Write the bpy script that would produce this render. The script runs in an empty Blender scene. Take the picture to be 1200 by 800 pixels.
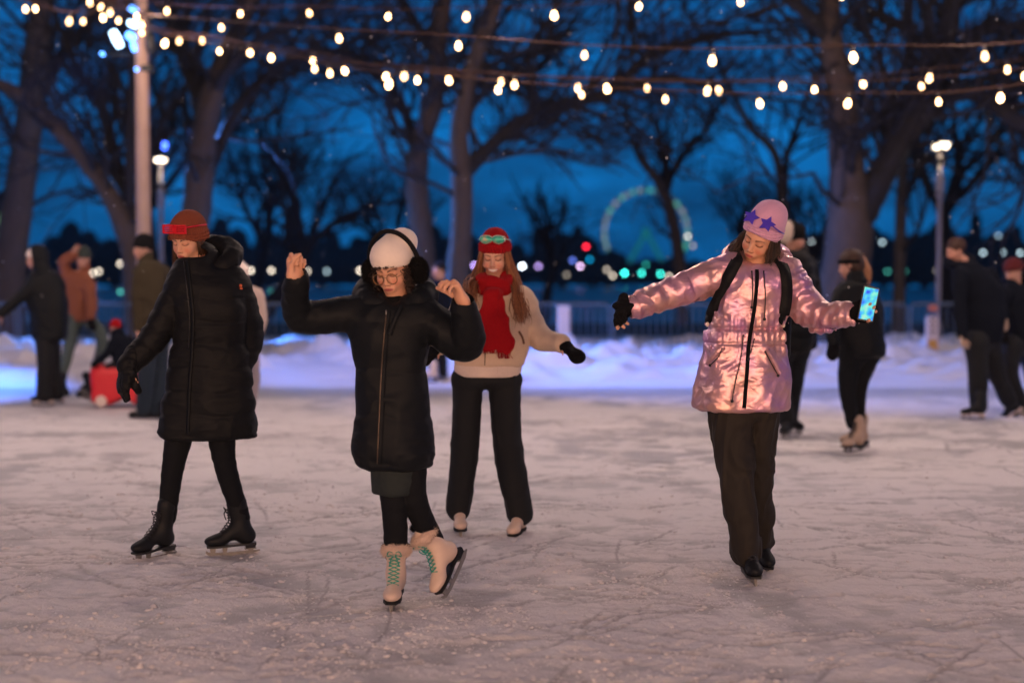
import bpy, math, random, time
import numpy as np
from mathutils import Vector
T0 = time.time()
rng = np.random.default_rng(7)
random.seed(7)
scene = bpy.context.scene
COL = scene.collection

# ------------------------------------------------------------------ camera
CAM_H = 1.42
PITCH = math.atan(75 / 1666.67)
cd = bpy.data.cameras.new("camera")
cam = bpy.data.objects.new("camera", cd)
COL.objects.link(cam)
cam.location = (0, 0, CAM_H)
cam.rotation_euler = (math.pi / 2 - PITCH, 0, 0)
cd.lens = 50
cd.sensor_width = 36
cd.clip_start = 0.05
cd.clip_end = 3000
cd.dof.use_dof = True
cd.dof.focus_distance = 6.7
cd.dof.aperture_fstop = 1.1
scene.camera = cam
CP, SP = math.cos(PITCH), math.sin(PITCH)


def A(*v):
    return np.array(v, dtype=float)


def W(px, py, Y):
    """the place a point of the photograph (1200 px wide) has at distance Y"""
    x, z = (px - 600) / 1666.67, (400 - py) / 1666.67
    dy, dz = CP + z * SP, z * CP - SP
    t = Y / dy
    return A(x * t, Y, CAM_H + dz * t)


def G(px, py, z=0.0):
    x, zz = (px - 600) / 1666.67, (400 - py) / 1666.67
    dy, dz = CP + zz * SP, zz * CP - SP
    t = (z - CAM_H) / dz
    return A(x * t, dy * t, z)


def nrm(v):
    v = np.asarray(v, float)
    return v / (np.linalg.norm(v) + 1e-12)


# ------------------------------------------------------------------ noise
LAT = rng.random((32, 32, 32)).astype(np.float32)


def vnoise(P, f, seed=0):
    f = np.asarray(f, dtype=np.float32)
    q = P.astype(np.float32) * f + np.float32(seed * 7.31 + 100.0)
    i = np.floor(q).astype(np.int32)
    t = q - i
    t = t * t * (3 - 2 * t)
    i0 = i & 31
    i1 = (i + 1) & 31
    x0, y0, z0 = i0[..., 0], i0[..., 1], i0[..., 2]
    x1, y1, z1 = i1[..., 0], i1[..., 1], i1[..., 2]
    tx, ty, tz = t[..., 0], t[..., 1], t[..., 2]
    a = LAT[x0, y0, z0] * (1 - tx) + LAT[x1, y0, z0] * tx
    b = LAT[x0, y1, z0] * (1 - tx) + LAT[x1, y1, z0] * tx
    c = LAT[x0, y0, z1] * (1 - tx) + LAT[x1, y0, z1] * tx
    d = LAT[x0, y1, z1] * (1 - tx) + LAT[x1, y1, z1] * tx
    return (a * (1 - ty) + b * ty) * (1 - tz) + (c * (1 - ty) + d * ty) * tz


def fbm(P, f, o=4, seed=0):
    s, a, tot = 0, 1.0, 0
    f = np.asarray(f, float)
    for k in range(o):
        s = s + a * vnoise(P, f * 2 ** k, seed + k)
        tot += a
        a *= 0.5
    return s / tot


# ------------------------------------------------------------------ signed distance shapes
class Cone:
    def __init__(s, a, b, ra, rb, u=None, f=1.0, k=0.02, op=0, q=None):
        s.a, s.b, s.ra, s.rb = A(*a), A(*b), ra, rb
        s.d = s.b - s.a
        s.L = float(np.dot(s.d, s.d)) + 1e-12
        s.u = None if u is None else nrm(u)
        s.f, s.k, s.op, s.q = f, k, op, q
        r = max(ra, rb)
        s.lo = np.minimum(s.a, s.b) - r
        s.hi = np.maximum(s.a, s.b) + r

    def ev(s, P):
        v = P - s.a
        t = np.clip((v @ s.d) / s.L, 0, 1)
        q = v - t[..., None] * s.d
        if s.u is not None:
            c = q @ s.u
            q = q + (c * (1 / s.f - 1))[..., None] * s.u
        r = s.ra + (s.rb - s.ra) * t
        if s.q:
            amp, per, ph = s.q
            r = r + amp * (np.abs(np.sin(math.pi * (t * math.sqrt(s.L) + ph) / per)) ** 0.6 - 0.6)
        d = np.sqrt((q * q).sum(-1)) - r
        return d * min(1.0, s.f) if s.u is not None else d


class Ell:
    def __init__(s, c, r, R=None, k=0.02, op=0):
        s.c, s.r = A(*c), A(*r)
        s.R = np.eye(3) if R is None else np.asarray(R)   # rows are the axes
        s.k, s.op = k, op
        m = max(r)
        s.lo, s.hi = s.c - m, s.c + m

    def ev(s, P):
        q = ((P - s.c) @ s.R.T) / s.r
        g = np.sqrt((q * q).sum(-1)) + 1e-9
        g2 = np.sqrt(((q / s.r) ** 2).sum(-1)) + 1e-9
        return np.where(g > 0.25, g * (g - 1) / g2, (g - 1) * s.r.min())


class Box:
    def __init__(s, c, h, R=None, rad=0.01, k=0.01, op=0):
        s.c, s.h = A(*c), A(*h) - rad
        s.R = np.eye(3) if R is None else np.asarray(R)
        s.rad, s.k, s.op = rad, k, op
        m = float(np.linalg.norm(h))
        s.lo, s.hi = s.c - m, s.c + m

    def ev(s, P):
        q = np.abs((P - s.c) @ s.R.T) - s.h
        return np.sqrt((np.maximum(q, 0) ** 2).sum(-1)) + np.minimum(q.max(-1), 0) - s.rad


def upsample(pts, n=6):
    pts = np.asarray(pts, float)
    if len(pts) < 3:
        return pts
    out = []
    for i in range(len(pts) - 1):
        p0 = pts[max(i - 1, 0)]; p1 = pts[i]; p2 = pts[i + 1]; p3 = pts[min(i + 2, len(pts) - 1)]
        for t in np.linspace(0, 1, n, endpoint=False):
            out.append(0.5 * ((2 * p1) + (-p0 + p2) * t + (2 * p0 - 5 * p1 + 4 * p2 - p3) * t * t + (-p0 + 3 * p1 - 3 * p2 + p3) * t ** 3))
    out.append(pts[-1])
    return np.array(out)


class Loft:
    """a garment body: sections at heights z, half width w, half depth h"""
    def __init__(s, st, n=2.4, k=0.03, op=0, q=None, rnd=0.02, yaw=0.0, fold=None):
        st = sorted(st, key=lambda e: e[2])
        st = upsample(np.array(st, float), 6)       # x,y,z,w,h
        st = st[np.argsort(st[:, 2])]
        s.st, s.n, s.k, s.op, s.q, s.rnd, s.fold = st, n, k, op, q, rnd, fold
        s.z0, s.z1 = st[0, 2], st[-1, 2]
        s.cy, s.sy = math.cos(yaw), math.sin(yaw)
        m = st[:, 3:5].max()
        s.lo = A(st[:, 0].min() - m, st[:, 1].min() - m, s.z0)
        s.hi = A(st[:, 0].max() + m, st[:, 1].max() + m, s.z1)

    def ev(s, P):
        z = P[..., 2]
        zz = np.clip(z, s.z0, s.z1)
        g = lambda j: np.interp(zz, s.st[:, 2], s.st[:, j])
        w, h = g(3), g(4)
        dx, dy = P[..., 0] - g(0), P[..., 1] - g(1)
        u, v = dx * s.cy + dy * s.sy, -dx * s.sy + dy * s.cy
        r = ((np.abs(u) / w) ** s.n + (np.abs(v) / h) ** s.n) ** (1 / s.n)
        d = (r - 1) * np.minimum(w, h)
        if s.q:
            amp, per, ph = s.q
            d = d - amp * (np.abs(np.sin(math.pi * (z + 0.012 * np.sin(u * 17) - ph) / per)) ** 0.6 - 0.6)
        if s.fold:
            amp, cnt = s.fold
            th = np.arctan2(v, u)
            d = d - amp * np.sin(th * cnt + 3 * z) * np.clip((s.z1 - z) / (s.z1 - s.z0), 0, 1)
        cz = np.maximum(s.z0 - z, z - s.z1)
        a, b = d + s.rnd, cz + s.rnd
        return np.minimum(np.maximum(a, b), 0) + np.sqrt(np.maximum(a, 0) ** 2 + np.maximum(b, 0) ** 2) - s.rnd

    def front(s, x, z, off=0.004):
        g = lambda j: float(np.interp(z, s.st[:, 2], s.st[:, j]))
        u = min(abs(x - g(0)) / g(3), 0.98)
        return A(x, g(1) - g(4) * (1 - u ** s.n) ** (1 / s.n) - off, z)


def tube(pts, rad, n=5, **kw):
    """smooth chain of cones through pts"""
    q = upsample(np.c_[np.asarray(pts, float), np.asarray(rad, float)], n)
    kk = kw.pop('k', 0.02)
    out = []
    acc = 0
    qq = kw.pop('q', None)
    for i in range(len(q) - 1):
        o = Cone(q[i, :3], q[i + 1, :3], q[i, 3], q[i + 1, 3], k=0.006 if i else kk, q=(qq[0], qq[1], acc) if qq else None, **kw)
        acc += float(np.linalg.norm(q[i + 1, :3] - q[i, :3]))
        out.append(o)
    return out


def smin(a, b, k):
    h = np.maximum(k - np.abs(a - b), 0) / k
    return np.minimum(a, b) - h * h * k * 0.25


BIG = 1.0


def sdf_mesh(prims, h, disp=None, dmax=0.0, bs=10):
    """polygonise a list of shapes (blended in order) on a grid of step h: naive surface nets"""
    pad = 3 * h + dmax
    un = [p for p in prims if p.op == 0]
    lo = np.min([p.lo for p in un], 0) - pad
    hi = np.max([p.hi for p in un], 0) + pad
    nb = np.ceil((hi - lo) / (h * bs)).astype(int)
    n = nb * bs
    vals = np.full(tuple(n), BIG, dtype=np.float32)
    bi = np.stack(np.meshgrid(*[np.arange(k) for k in nb], indexing='ij'), -1).reshape(-1, 3)
    ctr = lo + (bi + 0.5) * bs * h
    hd = 0.5 * bs * h * math.sqrt(3)
    D = np.stack([p.ev(ctr) for p in prims])
    isun = np.array([p.op == 0 for p in prims])
    ks = np.array([p.k for p in prims])
    mn = D[isun].min(0)
    near = mn < hd + dmax + 0.03
    deep = mn < -(hd + dmax + 0.02)
    if (~isun).any():
        deep &= D[~isun].min(0) > hd + 0.03
    for j in np.nonzero(deep)[0]:
        b = bi[j] * bs
        vals[b[0]:b[0] + bs, b[1]:b[1] + bs, b[2]:b[2] + bs] = -BIG
    og = np.stack(np.meshgrid(*[np.arange(bs)] * 3, indexing='ij'), -1) * h
    for j in np.nonzero(near & ~deep)[0]:
        b = bi[j] * bs
        use = np.nonzero(D[:, j] < hd * 1.05 + ks + dmax + 0.004)[0]
        P = og + (lo + b * h)
        d = None
        for q in use:
            p = prims[q]
            e = p.ev(P)
            if p.op == 0:
                d = e if d is None else smin(d, e, p.k)
            elif d is not None:
                d = -smin(-d, e, p.k)
        if d is None:
            continue
        if disp is not None:
            d = d - disp(P)
        vals[b[0]:b[0] + bs, b[1]:b[1] + bs, b[2]:b[2] + bs] = d
    s = vals < 0
    c = s[:-1, :-1, :-1].astype(np.int8)
    for dx in (0, 1):
        for dy in (0, 1):
            for dz in (0, 1):
                if dx + dy + dz:
                    c = c + s[dx:n[0] - 1 + dx, dy:n[1] - 1 + dy, dz:n[2] - 1 + dz]
    act = (c > 0) & (c < 8)
    ix = np.argwhere(act)
    idm = np.full(act.shape, -1, dtype=np.int64)
    idm[tuple(ix.T)] = np.arange(len(ix))
    corners = [(i, j, k) for i in (0, 1) for j in (0, 1) for k in (0, 1)]
    cv = np.clip(np.stack([vals[ix[:, 0] + a, ix[:, 1] + b, ix[:, 2] + e] for a, b, e in corners], 1), -4 * h, 4 * h)
    ssum = np.zeros((len(ix), 3)); cnt = np.zeros(len(ix))
    for i, ca in enumerate(corners):
        for j in range(i + 1, 8):
            cb = corners[j]
            if sum(abs(ca[m] - cb[m]) for m in range(3)) != 1:
                continue
            va, vb = cv[:, i], cv[:, j]
            x = (va < 0) != (vb < 0)
            t = np.where(x, va / np.where(x, va - vb, 1), 0)
            pt = np.array(ca) + t[:, None] * (np.array(cb) - np.array(ca))
            ssum += pt * x[:, None]; cnt += x
    V = lo + (ix + ssum / np.maximum(cnt, 1)[:, None]) * h
    F = []
    for ax in range(3):
        o = [m for m in range(3) if m != ax]
        sl0 = [slice(1, -1)] * 3; sl1 = [slice(1, -1)] * 3
        sl0[ax] = slice(0, -1); sl1[ax] = slice(1, None)
        a, b = s[tuple(sl0)], s[tuple(sl1)]
        e = np.argwhere(a != b)
        if not len(e):
            continue
        inside = a[tuple(e.T)]
        base = e.copy()
        base[:, o[0]] += 1; base[:, o[1]] += 1
        quad = []
        for (u, v) in ((-1, -1), (0, -1), (0, 0), (-1, 0)):
            q = base.copy(); q[:, o[0]] += u; q[:, o[1]] += v
            quad.append(idm[tuple(q.T)])
        q = np.stack(quad, 1)
        fl = inside if ax != 1 else ~inside
        q[~fl] = q[~fl][:, ::-1]
        F.append(q)
    F = np.concatenate(F)
    F = F[(F >= 0).all(1)]
    return V, F


def link_mesh(name, V, F, mat, parent=None, base=(0, 0, 0), col=None, smooth=True):
    me = bpy.data.meshes.new(name)
    V = np.asarray(V, float) - np.asarray(base, float)
    F = np.asarray(F)
    me.vertices.add(len(V))
    me.vertices.foreach_set("co", V.astype(np.float32).ravel())
    k = F.shape[1]
    me.loops.add(F.size)
    me.loops.foreach_set("vertex_index", F.astype(np.int32).ravel())
    me.polygons.add(len(F))
    me.polygons.foreach_set("loop_start", np.arange(0, F.size, k, dtype=np.int32))
    me.polygons.foreach_set("loop_total", np.full(len(F), k, dtype=np.int32))
    me.polygons.foreach_set("use_smooth", np.full(len(F), smooth))
    if col is not None:
        ca = me.color_attributes.new("Col", 'FLOAT_COLOR', 'POINT')
        c4 = np.ones((len(V), 4), np.float32); c4[:, :3] = col
        ca.data.foreach_set("color", c4.ravel())
    me.update(calc_edges=True)
    me.validate()
    me.materials.append(mat)
    o = bpy.data.objects.new(name, me)
    COL.objects.link(o)
    if parent is not None:
        o.parent = parent
    return o


class MB:
    """collects swept tubes, boxes and strips; everything as quads"""
    def __init__(s):
        s.V, s.F, s.n, s.C = [], [], 0, []

    def add(s, V, F, c=(1, 1, 1)):
        V = np.asarray(V, float)
        s.V.append(V); s.F.append(np.asarray(F) + s.n); s.n += len(V)
        s.C.append(np.tile(np.asarray(c, float), (len(V), 1)))

    def sweep(s, pts, rad, m=6, flat=1.0, up=None, c=(1, 1, 1), cap=True):
        pts = np.asarray(pts, float); n = len(pts)
        rad = np.broadcast_to(np.asarray(rad, float), (n,))
        T = np.gradient(pts, axis=0)
        T /= (np.linalg.norm(T, axis=1)[:, None] + 1e-12)
        ref = A(*up) if up is not None else (A(0, 0, 1) if abs(T[0][2]) < 0.9 else A(0, 1, 0))
        N = np.zeros((n, 3)); B = np.zeros((n, 3))
        cur = ref
        for i in range(n):
            v = cur - T[i] * np.dot(cur, T[i])
            if np.linalg.norm(v) < 1e-6:
                v = np.cross(T[i], A(1, 0.3, 0.2))
            v = nrm(v)
            N[i] = v; B[i] = np.cross(T[i], v)
            if up is None:
                cur = v
        th = np.arange(m) * 2 * math.pi / m + (math.pi / m if m == 4 else 0)
        ring = pts[:, None, :] + rad[:, None, None] * (np.cos(th)[None, :, None] * N[:, None, :] * flat + np.sin(th)[None, :, None] * B[:, None, :])
        V = ring.reshape(-1, 3)
        i = np.arange(n - 1)[:, None] * m; j = np.arange(m)[None, :]; j2 = (j + 1) % m
        F = np.stack([i + j, i + m + j, i + m + j2, i + j2], -1).reshape(-1, 4)[:, ::-1]
        s.add(V, F, c)
        if cap and m % 2 == 0:
            for r0, fl in ((0, 0), ((n - 1) * m, 1)):
                q = []
                for a in range(m // 2 - 1):
                    f = [a, a + 1, m - 2 - a, m - 1 - a]
                    q.append(f if fl else f[::-1])
                s.add(ring[0] if not fl else ring[-1], np.array(q), c)

    def box(s, c, h, R=None, col=(1, 1, 1)):
        R = np.eye(3) if R is None else np.asarray(R)
        sg = np.array([[x, y, z] for x in (-1, 1) for y in (-1, 1) for z in (-1, 1)], float)
        V = A(*c) + (sg * A(*h)) @ R
        F = [[0, 1, 3, 2], [4, 6, 7, 5], [0, 4, 5, 1], [2, 3, 7, 6], [0, 2, 6, 4], [1, 5, 7, 3]]
        s.add(V, F, col)

    def ball(s, c, r, m=8, k=6, R=None, col=(1, 1, 1)):
        r = np.broadcast_to(np.asarray(r, float), (3,))
        ph = np.linspace(0.02, math.pi - 0.02, k)
        th = np.arange(m) * 2 * math.pi / m
        V = np.stack([np.sin(ph)[:, None] * np.cos(th), np.sin(ph)[:, None] * np.sin(th), np.repeat(np.cos(ph)[:, None], m, 1)], -1).reshape(-1, 3) * r
        if R is not None:
            V = V @ np.asarray(R)
        i = np.arange(k - 1)[:, None] * m; j = np.arange(m)[None, :]; j2 = (j + 1) % m
        F = np.stack([i + j, i + m + j, i + m + j2, i + j2], -1).reshape(-1, 4)
        s.add(V + A(*c), F, col)

    def build(s, name, mat, parent=None, base=(0, 0, 0), smooth=True, col=False):
        V = np.concatenate(s.V); F = np.concatenate(s.F)
        return link_mesh(name, V, F, mat, parent, base, np.concatenate(s.C) if col else None, smooth)


def tag(o, label=None, cat=None, group=None, kind=None):
    if label: o['label'] = label
    if cat: o['category'] = cat
    if group: o['group'] = group
    if kind: o['kind'] = kind
    return o


def empty(name, loc, label=None, cat=None, group=None, kind=None):
    o = bpy.data.objects.new(name, None)
    COL.objects.link(o)
    o.location = tuple(loc)
    o.empty_display_size = 0.1
    return tag(o, label, cat, group, kind)


# ------------------------------------------------------------------ materials
MATS = {}


def new_mat(name):
    m = bpy.data.materials.new(name)
    m.use_nodes = True
    nt = m.node_tree
    return m, nt, nt.nodes['Principled BSDF'], nt.nodes, nt.links


def cloth(name, col, rough=0.85, var=0.15, scale=40, bump=0.3, dist=0.003, sheen=0.2, metal=0.0, stretch=(1, 1, 1), attr=False, fine=600, fb=0.12, spec=0.3):
    """woven or knitted stuff: colour mottling, folds and a fine weave in the bump"""
    m, nt, b, N, L = new_mat(name)
    tc = N.new('ShaderNodeTexCoord')
    mp = N.new('ShaderNodeMapping'); mp.inputs['Scale'].default_value = stretch
    L.new(tc.outputs['Object'], mp.inputs['Vector'])
    n1 = N.new('ShaderNodeTexNoise'); n1.inputs['Scale'].default_value = scale; n1.inputs['Detail'].default_value = 5
    L.new(mp.outputs[0], n1.inputs['Vector'])
    n2 = N.new('ShaderNodeTexNoise'); n2.inputs['Scale'].default_value = fine; n2.inputs['Detail'].default_value = 2
    L.new(tc.outputs['Object'], n2.inputs['Vector'])
    mix = N.new('ShaderNodeMix'); mix.data_type = 'RGBA'
    c = A(*col)
    if attr:
        at = N.new('ShaderNodeAttribute'); at.attribute_name = 'Col'
        h = N.new('ShaderNodeMix'); h.data_type = 'RGBA'; h.blend_type = 'MULTIPLY'; h.inputs[0].default_value = 1
        L.new(at.outputs['Color'], h.inputs[6]); h.inputs[7].default_value = (1 - var, 1 - var, 1 - var, 1)
        L.new(h.outputs[2], mix.inputs[6]); L.new(at.outputs['Color'], mix.inputs[7])
    else:
        mix.inputs[6].default_value = (*(c * (1 - var)), 1)
        mix.inputs[7].default_value = (*np.minimum(c * (1 + var), 1), 1)
    L.new(n1.outputs['Fac'], mix.inputs[0])
    L.new(mix.outputs[2], b.inputs['Base Color'])
    b1 = N.new('ShaderNodeBump'); b1.inputs['Strength'].default_value = bump; b1.inputs['Distance'].default_value = dist
    b2 = N.new('ShaderNodeBump'); b2.inputs['Strength'].default_value = fb; b2.inputs['Distance'].default_value = 0.001
    L.new(n1.outputs['Fac'], b1.inputs['Height']); L.new(n2.outputs['Fac'], b2.inputs['Height'])
    L.new(b1.outputs[0], b2.inputs['Normal']); L.new(b2.outputs[0], b.inputs['Normal'])
    b.inputs['Roughness'].default_value = rough
    b.inputs['Metallic'].default_value = metal
    b.inputs['Specular IOR Level'].default_value = spec
    if sheen:
        b.inputs['Sheen Weight'].default_value = sheen
        b.inputs['Sheen Roughness'].default_value = 0.5
        b.inputs['Sheen Tint'].default_value = (*np.minimum(c * 2 + 0.1, 1), 1)
    MATS[name] = m
    return m


def emis(name, col, st, base=(0, 0, 0)):
    m, nt, b, N, L = new_mat(name)
    b.inputs['Base Color'].default_value = (*base, 1)
    b.inputs['Emission Color'].default_value = (*col, 1)
    b.inputs['Emission Strength'].default_value = st
    MATS[name] = m
    return m


SKIN = cloth('skin', (0.6, 0.36, 0.27), rough=0.5, var=0.06, scale=60, bump=0.1, dist=0.001, sheen=0, attr=True, fb=0.1, spec=0.4)
SKIN.node_tree.nodes['Principled BSDF'].inputs['Subsurface Weight'].default_value = 0.12
SKIN.node_tree.nodes['Principled BSDF'].inputs['Subsurface Radius'].default_value = (0.01, 0.004, 0.002)
BLACK_NYLON = cloth('black_nylon', (0.0066, 0.0072, 0.0083), rough=0.6, bump=0.5, scale=22, dist=0.006, stretch=(1, 1, 2.2), sheen=0.03, spec=0.14)
BLACK_MATTE = cloth('black_matte', (0.0062, 0.0077, 0.0098), rough=0.55, bump=0.5, scale=14, dist=0.006, sheen=0.03, spec=0.12)
BLACK_KNIT = cloth('black_knit', (0.0066, 0.0066, 0.0077), rough=0.95, bump=0.6, scale=160, dist=0.003, sheen=0.03, spec=0.1)
LEGGING = cloth('legging', (0.0066, 0.0077, 0.0099), rough=0.8, bump=0.3, scale=30, dist=0.002, sheen=0.03, spec=.12)
DARK_SKIRT = cloth('dark_skirt', (0.016, 0.022, 0.022), rough=0.85, bump=0.4, scale=30, sheen=0.05)
BROWN_TROUSER = cloth('brown_trouser', (0.016, 0.0125, 0.009), rough=0.75, bump=0.5, scale=10, dist=0.008, stretch=(1.5, 1.5, 0.35), sheen=0.05)
BLACK_TROUSER = cloth('black_trouser', (0.0055, 0.0066, 0.0088), rough=0.8, bump=0.5, scale=9, dist=0.008, stretch=(1.5, 1.5, 0.35), sheen=0.05)
RUST_KNIT = cloth('rust_knit', (0.20, 0.055, 0.03), rough=0.95, bump=0.4, scale=120, dist=0.003, sheen=0.3, spec=0.1)
RED_KNIT = cloth('red_knit', (0.30, 0.006, 0.010), rough=0.95, bump=0.5, scale=110, dist=0.003, sheen=0.2, spec=0.1)
WHITE_KNIT = cloth('white_knit', (0.80, 0.70, 0.62), rough=0.95, var=0.05, bump=0.3, scale=90, dist=0.003, sheen=0.3, spec=0.1)
PINK_KNIT = cloth('pink_knit', (0.66, 0.36, 0.52), rough=0.95, var=0.08, bump=0.5, scale=130, dist=0.003, sheen=0.3, spec=0.1)
CREAM_FLEECE = cloth('cream_fleece', (0.66, 0.49, 0.36), rough=0.95, var=0.1, bump=0.5, scale=26, dist=0.006, sheen=0.3, spec=0.1, fb=0.3)
CREAM_RIB = cloth('cream_rib', (0.72, 0.58, 0.50), rough=0.95, var=0.06, bump=0.4, scale=60, dist=0.003)
FUR = cloth('cream_fur', (0.66, 0.50, 0.42), rough=1, var=0.15, bump=0.8, scale=140, dist=0.006, sheen=0.5, spec=0.05)
BLACK_FUR = cloth('black_fur', (0.0055, 0.0055, 0.0066), rough=0.9, bump=0.8, scale=160, dist=0.005, sheen=0.03, spec=0.2)
BLACK_LEATHER = cloth('black_leather', (0.007, 0.008, 0.010), rough=0.55, bump=0.4, scale=40, dist=0.002, sheen=0, spec=0.22)
WHITE_LEATHER = cloth('white_leather', (0.62, 0.47, 0.38), rough=0.5, var=0.06, bump=0.2, scale=60, dist=0.001, sheen=0, spec=0.4)
BEIGE_LEATHER = cloth('beige_leather', (0.45, 0.33, 0.25), rough=0.6, var=0.12, bump=0.3, scale=60, dist=0.001, sheen=0)
STEEL = cloth('blade_steel', (0.22, 0.21, 0.20), rough=0.5, var=0.3, bump=0.05, scale=50, sheen=0, metal=0.45, spec=0.4)
LACE_TEAL = cloth('teal_lace', (0.02, 0.30, 0.24), rough=0.8)
LACE_BLACK = cloth('black_lace', (0.02, 0.02, 0.025), rough=0.8)
ZIP = cloth('zip_metal', (0.10, 0.075, 0.055), rough=0.4, metal=0.7, sheen=0)
PLASTIC_BLACK = cloth('black_plastic', (0.012, 0.012, 0.014), rough=0.35, bump=0.02, sheen=0, spec=0.5)
HAIR = cloth('hair', (0.1, 0.05, 0.03), rough=0.5, var=0.25, scale=90, bump=0.4, dist=0.002, sheen=0, attr=True, stretch=(1, 1, 0.15), spec=0.4)
RED_PLASTIC = cloth('red_plastic', (0.62, 0.01, 0.02), rough=0.3, bump=0.02, sheen=0, spec=0.5)


def metallic_pink():
    m, nt, b, N, L = new_mat('pink_foil')
    tc = N.new('ShaderNodeTexCoord')
    n0 = N.new('ShaderNodeTexNoise'); n0.inputs['Scale'].default_value = 5.5; n0.inputs['Detail'].default_value = 3
    L.new(tc.outputs['Object'], n0.inputs['Vector'])
    r = N.new('ShaderNodeValToRGB'); e = r.color_ramp.elements
    e[0].position = 0.36; e[0].color = (0.64, 0.36, 0.31, 1)
    e[1].position = 0.66; e[1].color = (0.52, 0.26, 0.48, 1)
    x = e.new(0.5); x.color = (0.66, 0.36, 0.40, 1)
    L.new(n0.outputs['Fac'], r.inputs[0])
    L.new(r.outputs[0], b.inputs['Base Color'])
    # crumpled film: warped ridged folds at two sizes
    w = N.new('ShaderNodeTexNoise'); w.inputs['Scale'].default_value = 9; w.inputs['Detail'].default_value = 2
    L.new(tc.outputs['Object'], w.inputs['Vector'])
    vm = N.new('ShaderNodeVectorMath'); vm.operation = 'MULTIPLY_ADD'
    L.new(w.outputs['Color'], vm.inputs[0]); vm.inputs[1].default_value = (0.12, 0.12, 0.12); L.new(tc.outputs['Object'], vm.inputs[2])
    prev = None
    for sc_, st_, ds_, str_ in ((13, .55, .018, (1, 1, .55)), (30, .45, .008, (.7, 1, 1.5)), (70, .3, .003, (1, 1, 1))):
        mp = N.new('ShaderNodeMapping'); mp.inputs['Scale'].default_value = str_
        L.new(vm.outputs[0], mp.inputs[0])
        v = N.new('ShaderNodeTexNoise'); v.noise_type = 'RIDGED_MULTIFRACTAL'; v.inputs['Scale'].default_value = sc_; v.inputs['Detail'].default_value = 2
        L.new(mp.outputs[0], v.inputs['Vector'])
        b1 = N.new('ShaderNodeBump'); b1.inputs['Strength'].default_value = st_; b1.inputs['Distance'].default_value = ds_
        L.new(v.outputs['Fac'], b1.inputs['Height'])
        if prev is not None:
            L.new(prev.outputs[0], b1.inputs['Normal'])
        prev = b1
    L.new(prev.outputs[0], b.inputs['Normal'])
    b.inputs['Metallic'].default_value = 0.6
    b.inputs['Roughness'].default_value = 0.36
    b.inputs['Coat Weight'].default_value = 0.3
    b.inputs['Coat Roughness'].default_value = 0.25
    MATS['pink_foil'] = m
    return m


PINK_FOIL = metallic_pink()
# ------------------------------------------------------------------ human figures
def head_frame(yaw, pitch, roll):
    """yaw > 0 turns the face to the left of the picture, pitch > 0 looks down, roll > 0 leans the crown to the right"""
    y, p, r = math.radians(yaw), math.radians(pitch), math.radians(roll)
    F = A(-math.sin(y) * math.cos(p), -math.cos(y) * math.cos(p), -math.sin(p))
    U0 = A(-math.sin(y) * math.sin(p), -math.cos(y) * math.sin(p), math.cos(p))
    S0 = np.cross(F, U0)
    U = U0 * math.cos(r) - S0 * math.sin(r)
    S = np.cross(F, U)
    return F, U, S


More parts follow.
